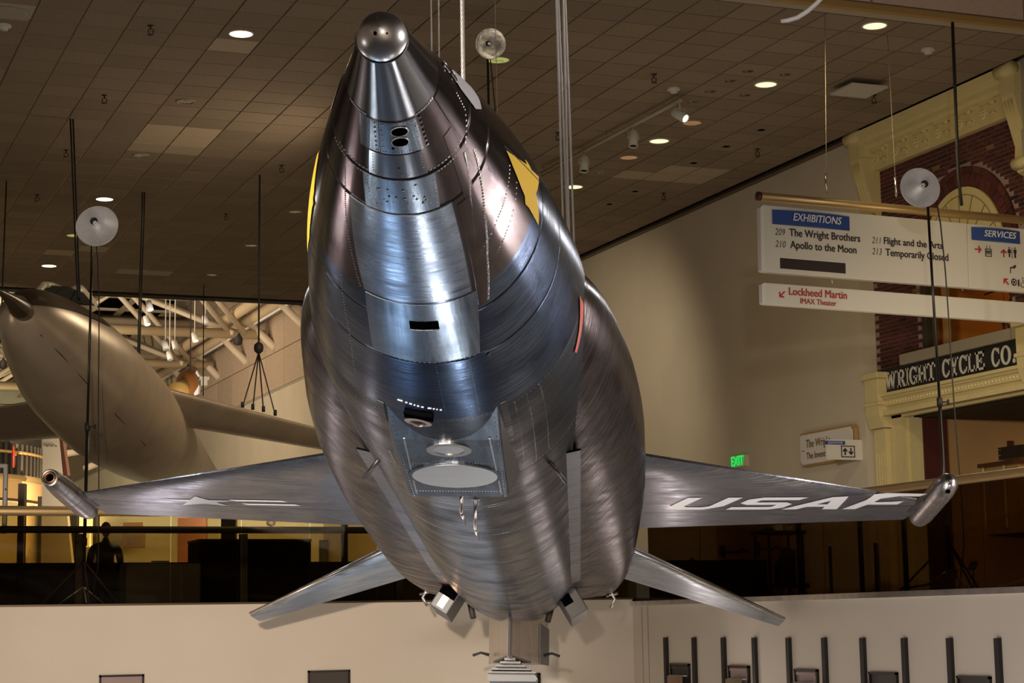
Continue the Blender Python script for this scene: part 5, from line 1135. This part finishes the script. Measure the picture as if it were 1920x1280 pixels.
# ------------------------------------------------------------------ next hall: roof truss
mat('truss', (.52, .40, .25), .55); mat('truss_pale', (.60, .50, .38), .55); mat('roof_dark', (.006, .005, .004), .95, spec=0); mat('duct', (.40, .32, .23), .6)
tr = thing('roof_truss', 'big cream tubular roof truss of the next hall behind the bulbous jet', 'truss', (8, 66, CZ+10.1))
nodes_y = [57.3, 65.9, 74.2, 82.5, 90.8]; zb, zt = CZ+10.15, CZ+12.4
for k, Yn in enumerate(nodes_y):
    under(tr, MB().tube([(-14, Yn, zb), (16.9, Yn, zb)], .17, 14), 'bottom_chord', 'truss')
tops = [53.2, 61.6, 70.0, 78.3, 86.6, 95]
for Yt in tops: under(tr, MB().tube([(-14, Yt, zt), (17, Yt, zt)], .16, 10), 'top_chord', 'truss_pale')
for k, Yn in enumerate(nodes_y):
    for xn in (15.9, 8.9, 1.9, -5.1):
        for dx, dy in ((-3.5, -4.2), (-3.5, 4.2), (3.5, -4.2), (3.5, 4.2)):
            if xn > 15 and dx > 0: continue
            s_ = Vector((xn, Yn, zb)); e = Vector((xn+dx, Yn+dy, zt)); sd = Vector((-dy, dx, 0)).normalized()*.26
            under(tr, MB().tube([s_+sd, e+sd], .10, 8).tube([s_-sd, e-sd], .10, 8), 'diagonal', 'truss_pale')
        under(tr, MB().lathe([(.0001, -.42), (.15, -.36), (.18, 0), (.0001, .2)], (xn, Yn, zb), (0, 0, 1), 10), 'node_cap', 'near_black')
for x_, z_ in ((16.35, CZ+10.7), (15.65, CZ+10.75)): under(tr, MB().tube([(x_, 47, z_), (x_, 110, z_)], .19, 12), 'long_chord', 'truss')
rf = struct('ceiling_next_hall', MB().bb(-16, 17.3, 46, 112, CZ+13.9, CZ+14.1), 'roof_dark')
for k in range(20):
    y = 47+k*3.2; MB().bb(-16, 17, y, y+.16, CZ+12.94, CZ+13.04).build('roof_beam', 'truss_pale' if k % 3 else 'duct', rf)
for k in range(6): 
    x = -12+k*5.2; MB().bb(x, x+.25, 46, 110, CZ+12.86, CZ+12.94).build('roof_purlin', 'truss_pale', rf)
for y_ in (64, 80, 96): MB().tube([(-14, y_, CZ+12.6), (16.9, y_, CZ+12.6)], .34, 14).build('air_duct', 'duct', rf)
# wall struts along the right wall
for k, Yn in enumerate((54, 62.2, 66.5, 70.5, 75, 79.5, 84)):
    o = MB().tube([(16.2, Yn, CZ+10.9), (17.05, Yn-1.3, CZ+9.6)], .14, 8).build('wall_strut', 'truss_pale'); o.parent = tr; o.matrix_parent_inverse = tr.matrix_basis.inverted()
o = MB().tube([(16.5, 50, CZ+10.6), (16.5, 100, CZ+10.6)], .10, 8).build('wall_pipe', 'white_paint'); o.parent = tr; o.matrix_parent_inverse = tr.matrix_basis.inverted()
for x, y, on, lb in ((280, 573, 1, 'lit can light at upper left of the truss'), (275, 601, 1, 'lit can light on the truss left of the cable'), (385, 600, 0, 'white can light between two truss diagonals'), (310, 647, 0, 'left of two white can lights under the upper chord'), (328, 647, 0, 'right of two white can lights under the upper chord'), (318, 667, 0, 'white can light hanging just above the lower chord'), (365, 632, 1, 'lit can light under the upper truss chord')):
    Zc = {310: 60, 328: 63, 318: 66, 280: 58, 275: 62}.get(x, 64); p = onZ(x, y, Zc); t = thing('can_spotlight', lb, 'spotlight', p, 'can lights on the truss'); d = Vector((.15, -.35, -.95))
    MB().lathe([(.0001, -.15), (.09, -.15), (.10, .15), (.09, .15)], (0, 0, 0), d, 14).build('can', 'white_paint', t); MB().lathe([(.0001, .14), (.09, .14)], (0, 0, 0), d, 14).build('lamp_face', 'bulb_glow' if on else 'grey_white', t)
    MB().tube([(0, 0, .15), (0, 0, CZ+13.88-p.z)], .018, 6).build('stem', 'grey_white', t)
# far craft seen above the jet wing
fc = thing('far_craft', 'small orange-brown and white craft hanging far behind the jet wing', 'aircraft', onZ(357, 712, 60))
mat('craft_orange', (.30, .11, .025), .5)
under(fc, MB().tube([onZ(345, 735, 59), onZ(352, 715, 60), onZ(360, 700, 61)], [.26, .36, .25], 18), 'hull', 'craft_orange')
under(fc, MB().tube([onZ(332, 738, 58), onZ(345, 722, 59)], [.35, .18], 14), 'engine_cowl', 'wood_gold')
under(fc, MB().prism([onZ(364, 742, 60), onZ(362, 720, 60), onZ(368, 694, 60), onZ(374, 705, 60), onZ(372, 738, 60)], cz*.3), 'tail_fin', 'white_paint')
_w = onZ(357, 695, 60); under(fc, MB().tube([_w, Vector((_w.x, _w.y, CZ+13.9))], .02, 5), 'hanging_wire', 'near_black')
tsc = thing('far_wall_box', 'grey box on the patterned wall right of the far craft', 'box', onZ(381, 716, 58)); MB().box((0, 0, 0), (.2, .25, .22)).box((0, 0, .1), (.3, .3, .1)).build('housing', 'stone_grey', tsc)
# ------------------------------------------------------------------ far end of the next hall
mat('yellow_wall', (.82, .78, .56), .85, noise=.05, nscale=.6); mat('pale_wall', (.74, .72, .58), .85, noise=.12, nscale=.5)
struct('wall_far', MB().bb(-18, 17.3, 112, 112.4, 0, CZ+17.6), 'pale_wall')
struct('wall_low_far', MB().bb(-18, 17.0, 30.6, 30.8, 0, CZ+1.03), 'near_black')
struct('floor_next_hall', MB().bb(-18, 17.3, 30, 112, -.1, 0), 'dark_wall')
# wall with openings behind the bridge
def fbox(x0, x1, ytop, ybot, Z, th=.3):
    a, b = onZ(x0, ybot, Z), onZ(x1, ybot, Z); zt_ = onZ((x0+x1)/2, ytop, Z).z; d = (b-a); L = Vector((d.x, d.y, 0)).length; d = Vector((d.x, d.y, 0)).normalized(); nrm_ = Vector((-d.y, d.x, 0))
    return MB().box(((a.x+b.x)/2, (a.y+b.y)/2, (zt_+a.z)/2), (L, th, abs(zt_-a.z)), (d, nrm_, UZ))
struct('wall_alcove', fbox(128, 700, 960, 1511, 60), 'yellow_wall')
for x0, x1, y0, y1, Z, m_, lb in ((24, 36, 900, 1060, 55, 'dark_wall', 'thin dark post at the far left behind the glass'), (62, 80, 925, 1062, 54, 'dark_wall', 'dark post beside the yellow strip at left'), (126, 137, 938, 1062, 50, 'near_black', 'dark post left of the lamp stand pole'), (168, 174, 930, 1062, 50, 'near_black', 'slim dark post right of the lamp stand pole'), (330, 384, 966, 1062, 50, 'wood_dark', 'wide dark brown pillar behind the left wing'), (413, 441, 960, 1062, 46, 'black_gloss', 'black pillar below the jet wing end'), (643, 654, 960, 1062, 50, 'near_black', 'slim black pillar left of the tail')):
    o = fbox(x0, x1, y0, 1178+int((CZ-.02)*F/Z), Z).build('dark_pillar', m_); tag(o, lb, 'pillar', 'pillars beyond the glass')
pk = thing('info_sign', 'brown text panel with lit heading on the yellow wall behind the glass', 'sign', onZ(250, 1008, 59.6)); under(pk, fbox(229, 272, 1000, 1028, 59.6, .05), 'lower_panel', 'wood_gold'); under(pk, fbox(231, 268, 979, 992, 59.6, .05), 'heading_panel', 'copper_refl')
for k in range(5): under(pk, fbox(238, 266-3*(k % 2), 1006+3.6*k, 1007.2+3.6*k, 59.4, .01), 'text_line', 'wood_dark')
for k, x in enumerate((516, 533, 551, 569, 580)): o = fbox(x-1.5, x+1.5, 1030-2*k, 1541, 55).build('red_post', 'maroon'); tag(o, ('leftmost', 'second from left', 'middle', 'fourth from left', 'rightmost')[k]+' of five short dark red posts against the yellow wall', 'post', 'short dark red posts')
o = fbox(599, 615, 1012, 1062, 59.6).build('door_1', 'near_black'); o['kind'] = 'structure'
o = MB().lathe([(.0001, .1), (.1, .06), (.13, 0), (.1, -.06), (.0001, -.1)], onZ(508, 980, 52), (0, 0, 1), 14).build('wall_camera', 'near_black'); tag(o, 'small round black camera dome in the pale strip under the left wing', 'camera')
# rounded dark drum gallery at far left
DC = onZ(-215, 860, 62); dc = Vector((DC.x, DC.y, 0)); DR = 5.0
zz = lambda y: onZ(20, y, 57).z
dg_ = thing('round_gallery', 'dark ribbed round gallery with orange band at the far left edge', 'gallery', (dc.x, dc.y, 0))
mat('rib_dark', (.016, .012, .009), .6); mat('rib_light', (.05, .038, .025), .6); mat('orange_band', (.70, .42, .17), .6); mat('warm_cream', (.78, .62, .34), .7)
MB().lathe([(DR-.15, zz(770)), (DR-.15, zz(878))], (0, 0, 0), (0, 0, 1), 96).build('inner_drum', 'rib_dark', dg_)
for k in range(110):
    a = 2*PI*k/110; p = Vector((DR*math.cos(a), DR*math.sin(a), 0))
    if (p+dc).dot(cz) < dc.dot(cz)+1: MB().box((p.x, p.y, (zz(812)+zz(874))/2), (.05, .05, zz(812)-zz(874)), (Vector((math.cos(a), math.sin(a), 0)), Vector((-math.sin(a), math.cos(a), 0)), UZ)).build('rib', 'rib_light', dg_)
MB().lathe([(DR+.05, zz(874)), (DR+.12, zz(880)), (DR+.05, zz(886))], (0, 0, 0), (0, 0, 1), 96).build('lower_rim', 'brass', dg_); MB().lathe([(DR+.0, zz(826)), (DR+.08, zz(829)), (DR+.0, zz(832))], (0, 0, 0), (0, 0, 1), 96).build('middle_rim', 'wood_gold', dg_)
MB().lathe([(DR-.05, zz(885)), (DR-.02, zz(921))], (0, 0, 0), (0, 0, 1), 96).build('orange_band', 'orange_band', dg_); MB().lathe([(DR-.03, zz(921)), (DR+.03, zz(924)), (DR-.03, zz(927))], (0, 0, 0), (0, 0, 1), 96).build('band_moulding', 'wood_dark', dg_)
MB().lathe([(DR-.3, zz(926)), (DR-.3, zz(1062))], (0, 0, 0), (0, 0, 1), 96).build('lower_wall', 'warm_cream', dg_)
under(dg_, MB().tube([onZ(25, 836, 55.5), onZ(25, 876, 55.5)], .035, 6).tube([onZ(22, 852, 55.5), onZ(31, 852, 55.5)], .04, 6), 'red_pipe', 'red_paint')
# cream tall fin beside it
mat('fin_cream', (.34, .28, .21), .5)
tf = thing('tall_fin', 'tall cream tapered slab with dark edge beside the round gallery', 'fin', onZ(98, 900, 52)); Zf = 50
under(tf, MB().prism([onZ(81, 806, Zf), onZ(109, 801, Zf), onZ(188, 1575, Zf), onZ(67, 1575, Zf)], cz*.25), 'slab', 'fin_cream'); under(tf, MB().prism([onZ(109, 801, Zf), onZ(114, 801, Zf), onZ(127, 892, Zf), onZ(120, 892, Zf)], cz*.3), 'edge_strip', 'wood_dark')
for k in range(3): under(tf, MB().box(onZ(89+8*k, 836, Zf-.05), (.05, .04, .03)), 'bolt', 'near_black')
wf_ = thing('white_gate', 'white door-height frame standing at the far left edge above the railing', 'gate', onZ(5, 960, 27)); wfm = MB().tube([onZ(-40, 873, 27), onZ(11, 873, 27)], .035, 4).tube([onZ(11, 870, 27), onZ(8, 1000, 27)], .035, 4); under(wf_, wfm, 'frame', 'white_paint')
under(wf_, MB().lathe([(.0001, 0), (.012, 0)], onZ(10.5, 917, 26.9), -cz, 8), 'screw', 'near_black')
# structural beams in the pale area under the jet
for k, (x0, y0_, x1, y1_) in enumerate(((118, 812, 250, 822), (126, 850, 200, 838), (160, 878, 230, 850))):
    o = MB().tube([onZ(x0, y0_, 70), onZ(x1, y1_, 72)], .12, 8).build('far_beam', 'truss_pale'); tag(o, 'thin pale beam in the bright gap under the bulbous jet', 'beam', 'pale beams under the jet')
# ------------------------------------------------------------------ on the balcony behind the glass
pr_ = thing('person', 'person in dark clothes seated with back to the glass behind the left railing', 'person', (0, 0, 0)); bp_ = onZ(197, 1100, 29.0); pr_.location = (bp_.x, bp_.y, FL)
mat('dark_cloth', (.035, .028, .022), .9); mat('skin', (.22, .13, .08), .6); mat('hair', (.03, .022, .016), .8)
def skinbody(verts, edges, radii, name, m, par, sub=2):
    me = bpy.data.meshes.new(name); me.from_pydata(verts, edges, []); o = bpy.data.objects.new(name, me); COL.objects.link(o)
    s = o.modifiers.new('s', 'SKIN'); 
    for i, r in enumerate(radii): me.skin_vertices[0].data[i].radius = r if isinstance(r, tuple) else (r, r)
    me.skin_vertices[0].data[0].use_root = True
    u = o.modifiers.new('u', 'SUBSURF'); u.levels = u.render_levels = sub; o.parent = par; me.materials.append(MATS[m]); return o
V_ = [(0, 0, .50), (0, .02, .68), (0, .03, .84), (0, .02, .98), (0, 0, 1.07), (0, -.01, 1.15), (-.19, .02, .97), (-.24, .04, .74), (-.14, .26, .62), (.19, .02, .97), (.24, .04, .74), (.14, .26, .62), (-.10, .03, .47), (-.12, .42, .48), (-.12, .44, .08), (.10, .03, .47), (.12, .42, .48), (.12, .44, .08), (-.12, .54, .05), (.12, .54, .05)]
E_ = [(0, 1), (1, 2), (2, 3), (3, 4), (4, 5), (3, 6), (6, 7), (7, 8), (3, 9), (9, 10), (10, 11), (0, 12), (12, 13), (13, 14), (0, 15), (15, 16), (16, 17), (14, 18), (17, 19)]
Rr_ = [(.17, .13), (.15, .11), (.17, .12), (.13, .10), .055, .05, .075, .05, .035, .075, .05, .035, .10, .075, .05, .10, .075, .05, .04, .04]
skinbody(V_, E_, Rr_, 'body', 'dark_cloth', pr_)
hd = MB()
for i in range(13):
    pass
hv = []; nn_ = 18
for i in range(14):
    t = PI*i/13; 
    for k in range(nn_):
        a = 2*PI*k/nn_; r = math.sin(t); jaw = 1-.22*max(0, -math.cos(t)); hv.append((.075*r*math.cos(a)*jaw, -.005+.095*r*math.sin(a)*jaw, 1.245+.115*math.cos(t)))
hd.add(hv, [(i*nn_+k, i*nn_+(k+1) % nn_, (i+1)*nn_+(k+1) % nn_, (i+1)*nn_+k) for i in range(13) for k in range(nn_)], True)
for s_ in (-1, 1): hd.lathe([(.0001, .0), (.016, .004), (.022, .0), (.012, -.01)], (s_*.078, 0, 1.235), (s_, -.2, 0), 10)
hd.tube([(0, .09, 1.25), (0, .118, 1.225), (0, .095, 1.21)], [.008, .014, .008], 8)
hd.build('head', 'skin', pr_)
hv = []
for i in range(8):
    t = PI*.56*i/7
    for k in range(nn_):
        a = 2*PI*k/nn_; hv.append((.080*math.sin(t)*math.cos(a), -.014+.098*math.sin(t)*math.sin(a), 1.250+.120*math.cos(t)))
MB().add(hv, [(i*nn_+k, i*nn_+(k+1) % nn_, (i+1)*nn_+(k+1) % nn_, (i+1)*nn_+k) for i in range(7) for k in range(nn_)], True).build('hair', 'hair', pr_)
for s_ in (-1, 1):
    for f in range(5):
        x0 = s_*(.10+.0) ; MB().tube([(s_*.14, .26, .60), (s_*(.125-.012*f), .31, .60-.004*f), (s_*(.115-.014*f), .345-.004*abs(f-2), .585)], [.014, .010, .007], 6).build('finger', 'skin', pr_)
ch = thing('chair', 'dark chair under the seated person behind the glass', 'chair', (bp_.x, bp_.y, FL))
MB().bb(-.22, .22, -.16, .30, .36, .40).build('seat', 'near_black', ch); MB().bb(-.21, .21, -.22, -.19, .45, .62).build('backrest', 'near_black', ch)
for sx in (-.2, .2):
    for sy in (-.2, .28): MB().tube([(sx, sy, .0), (sx, sy, .60 if sy < 0 else .38)], .013, 6).build('leg', 'near_black', ch)
def cartlike(x, y, Z): p = onZ(x, y, Z); return Vector((p.x, p.y, FL))
tbl = thing('table', 'long dark table behind the seated person beyond the left glass', 'table', cartlike(150, 1100, 29.5)); MB().bb(-1.0, 1.1, -.3, .3, .70, .74).build('tabletop', 'near_black', tbl)
for sx in (-.9, 1.0):
    for sy in (-.25, .25): MB().tube([(sx, sy, 0), (sx, sy, .7)], .02, 6).build('leg', 'near_black', tbl)
bx = thing('camera_case', 'dark equipment case on the floor behind the left glass', 'case', cartlike(300, 1100, 26)); MB().bb(-.5, .5, -.25, .25, 0, .62).build('shell', 'near_black', bx, bevel=.02); MB().tube([(-.12, 0, .62), (-.12, 0, .66), (.12, 0, .66), (.12, 0, .62)], .012, 6).build('handle', 'dark_metal', bx)
bx = thing('display_case', 'large dark display case behind the left glass under the wing', 'case', cartlike(455, 1100, 29)); MB().bb(-.75, .95, -.4, .4, 0, 1.02).build('cabinet', 'near_black', bx, bevel=.02); MB().bb(-.75, .95, -.42, .42, 1.02, 1.06).build('top', 'wood_dark', bx)
for k in range(8): MB().bb(-.1+k*.07, -.07+k*.07, -.41, -.40, .42, .55).build('vent_slat', 'dark_metal', bx)
# doors on the right wall behind the glass
for k, (x0, x1) in enumerate(((1345, 1408), (1409, 1470))):
    A, B = onx(x0, 1030, 17.0), onx(x1, 1030, 17.0); d = struct('door_%d' % (k+3), MB().bb(16.98, 17.04, B.y+.02, A.y-.02, FL, FL+2.15), 'brown_wall')
    yb = A.y-.25; MB().bb(16.90, 16.98, yb-.10, yb, FL+.90, FL+1.12).tube([(16.86, yb-.1, FL+1.0), (16.86, B.y+.12, FL+.97)], .022, 6).tube([(16.98, B.y+.12, FL+.97), (16.86, B.y+.10, FL+1.02)], .018, 6).build('push_bar', 'near_black', d)
    nt_ = MB(); 
    for q in range(3): nt_.bb(16.972, 16.98, yb-.42, yb-.16, FL+1.62-q*.06, FL+1.645-q*.06)
    nt_.build('notice', 'dark_wall', d)
wpn = [(x, onx(x, 1000, 17.02).y) for x in (1200, 1240, 1296, 1555, 1640)]
for x, y in wpn: MB().bb(17.0, 17.04, y-.02, y+.02, FL, FL+.95).build('wall_joint', 'near_black', wr_)
ct = thing('equipment_cart', 'black wheeled cart with small boxes on top behind the right glass', 'cart', cartlike(1463, 1100, 24.5)); 
MB().bb(-.28, .28, -.22, .22, .82, .86).build('top_shelf', 'near_black', ct); MB().bb(-.30, .30, -.22, .22, .14, .20).build('bottom_shelf', 'near_black', ct); MB().prism([(-.02, 0, .2), (.24, 0, .2), (.24, 0, .62), (.10, 0, .66), (.02, 0, .45)], (0, .1, 0)).build('hung_bag', 'near_black', ct)
for sx in (-.24, .24):
    for sy in (-.18, .18):
        MB().tube([(sx, sy, .08), (sx, sy, .84)], .018, 6).build('upright', 'near_black', ct); MB().lathe([(.0001, -.02), (.05, -.02), (.05, .02), (.0001, .02)], (sx, sy, .05), (1, 0, 0), 12).build('wheel', 'dark_rubber', ct)
MB().tube([(-.18, -.2, .2), (-.18, -.22, .45), (-.08, -.22, .50)], .012, 6).build('handle', 'near_black', ct)
for k, (dx, hh_, m_) in enumerate(((-.02, .08, 'grey_white'), (.12, .06, 'stone_grey'), (-.16, .04, 'near_black'))):
    t = thing('small_box', ('pale small box', 'grey small box', 'black small box')[k]+' on top of the black cart behind the glass', 'box', ct.location+Vector((dx, -.02, .86))); MB().bb(-.05, .05, -.05, .05, 0, hh_).build('carton', m_, t); MB().bb(-.051, .051, -.01, .01, 0, hh_+.001).build('tape', 'stone_grey', t)
def stanch(x, Z, label):
    t = thing('stanchion', label, 'stanchion', cartlike(x, 1100, Z), 'belt stanchions behind the glass')
    MB().lathe([(.0001, 0), (.17, 0), (.17, .015), (.05, .03), (.03, .05)], (0, 0, 0), (0, 0, 1), 20).build('base', 'near_black', t); MB().tube([(0, 0, .04), (0, 0, .92)], .03, 12).build('post', 'dark_metal', t); MB().tube([(0, 0, .88), (0, 0, 1.0)], .04, 12).build('belt_head', 'near_black', t); return t
s1 = stanch(1501, 23.6, 'belt stanchion beside the black cart'); s2 = stanch(1617, 22.6, 'belt stanchion between the cart and the wing tip pod'); s3 = stanch(1700, 21.8, 'belt stanchion almost under the wing tip pod')
for a, b, lb in ((s1, s2, 'black barrier belt from the cart to the middle stanchion'), (s2, s3, 'black barrier belt running to the stanchion under the pod')):
    A, B = a.location+Vector((0, 0, .94)), b.location+Vector((0, 0, .94)); d = (B-A).normalized(); o = MB().box((A+B)/2, ((B-A).length-.08, .006, .055), (d, d.cross(UZ), UZ)).build('barrier_belt', 'near_black'); tag(o, lb, 'belt', 'barrier belts')
for x, y, Z, lb in ((1783, 1076, 18.6, 'small white card tilted on a thin stem behind the right glass, the larger one'), (1824, 1060, 18.2, 'small bright card on a thin stem behind the right glass')):
    p = onZ(x, y, Z); t = thing('white_card', lb, 'card', (p.x, p.y, FL), 'cards behind the right glass'); h_ = p.z-FL
    MB().box((0, 0, h_), (.12 if x < 1800 else .08, .004, .09), (cx, cx.cross(UZ), (UZ+cx*.35).normalized())).build('sheet', 'white_paint', t); MB().tube([(0, 0, 0), (0, 0, h_-.03)], .005, 6).build('stem', 'near_black', t)
o = MB().tube([onZ(1706, 1101, 18.8), onZ(1740, 1096, 18.6), onZ(1773, 1088, 18.5)], .012, 6).build('floor_rod', 'grey_white'); tag(o, 'thin pale rod lying near the foot of the right lamp stand', 'rod')
# ------------------------------------------------------------------ lower white wall: bars and display niches
mat('screen_pink', (.34, .25, .24), .4); mat('speaker_bronze', (.62, .42, .32), .4, .5); mat('speaker_gold', (.52, .44, .28), .4, .4); mat('niche_dark', (.06, .05, .04), .6)
bars = [1248, 1301, 1356, 1414, 1478, 1545, 1617, 1695, 1780, 1870]
ords = ['first', 'second', 'third', 'fourth', 'fifth', 'sixth', 'seventh', 'eighth', 'ninth', 'tenth']
for k, x in enumerate(bars):
    p = onx(x, 1197, 10.28); o = MB().bb(10.262, 10.30, p.y-.034, p.y+.034, CZ-2.0, CZ-.205).build('wall_bar', 'near_black'); tag(o, 'vertical black bar on the white wall, %s from the left of ten' % ords[k], 'bar', 'vertical black bars')
def niche(kind, label, q):
    (xl, xr, yt, m_, spk, dep) = q
    if kind == 'r':
        A, B = onx(xl, yt, 10.29), onx(xr, yt, 10.29); t = thing('display_niche', label, 'display', (10.29, (A.y+B.y)/2, CZ-1.4), 'display niches in the white wall'); w = abs(A.y-B.y); top = (A.z+B.z)/2-t.location.z
        ax = (Vector((0, -1, 0)), Vector((1, 0, 0)), UZ)
    else:
        A, B = ony(xl, yt, 21.99), ony(xr, yt, 21.99); t = thing('display_niche', label, 'display', ((A.x+B.x)/2, 21.99, CZ-1.4), 'display niches in the white wall'); w = abs(A.x-B.x); top = (A.z+B.z)/2-t.location.z; ax = (Vector((1, 0, 0)), Vector((0, 1, 0)), UZ)
    b = MB(); f = .022; h = top+.6
    b.box(ax[2]*(top-f/2), (w, .04, f), ax); b.box(ax[0]*(-w/2+f/2)+ax[2]*(top-h/2), (f, .04, h), ax); b.box(ax[0]*(w/2-f/2)+ax[2]*(top-h/2), (f, .04, h), ax); b.build('frame', 'black_gloss', t)
    MB().box(ax[2]*(top-h/2)+ax[1]*.005, (w-.03, .01, h-.03), ax).build('screen', m_, t)
    if kind == 'r' and m_ != 'niche_dark' or spk: MB().box(ax[2]*(top-.045)-ax[1]*.012, (w-.08, .01, .03), ax).build('top_strip', 'screen_pink' if m_ == 'screen_pink' else 'niche_dark', t)
    if spk:
        g = MB(); n = 11
        for i in range(n):
            q_ = -1+2*(i+.5)/n; g.tube([ax[0]*(q_*w*.36)-ax[1]*(.05+.05*math.sqrt(1-q_*q_))+ax[2]*(top-dep), ax[0]*(q_*w*.42)-ax[1]*(.06+.06*math.sqrt(1-q_*q_))+ax[2]*(top-dep-.5)], w*.045, 8)
        g.build('ribbed_column', spk, t); MB().box(ax[2]*(top-dep)-ax[1]*.03, (w*.7, .06, .014), ax).build('column_cap', 'white_paint', t)
niche('r', 'dark niche with a reddish ribbed column, first on the right wall', (1258, 1293, 1243.5, 'niche_dark', 'speaker_bronze', .14)); niche('r', 'pinkish niche with a golden ribbed column, second on the right wall', (1367, 1405, 1247.5, 'screen_pink', 'speaker_gold', .145))
niche('r', 'pink niche with a low pale ribbed column, third on the right wall', (1491, 1534, 1254, 'screen_pink', 'speaker_bronze', .14)); niche('r', 'plain dark niche, fourth on the right wall', (1631, 1683, 1259.5, 'niche_dark', None, 0)); niche('r', 'plain dark niche, fifth and nearest on the right wall', (1796, 1858, 1267, 'niche_dark', None, 0))
niche('l', 'brownish pink niche at the bottom left of the white wall', (186, 270, 1264.5, 'screen_pink', None, 0)); niche('l', 'black niche in the left white wall under the tailplane', (577, 656, 1256, 'niche_dark', None, 0)); niche('l', 'niche with a pink ribbed column directly under the ventral fin', (938, 1012, 1262, 'niche_dark', 'speaker_bronze', .05))
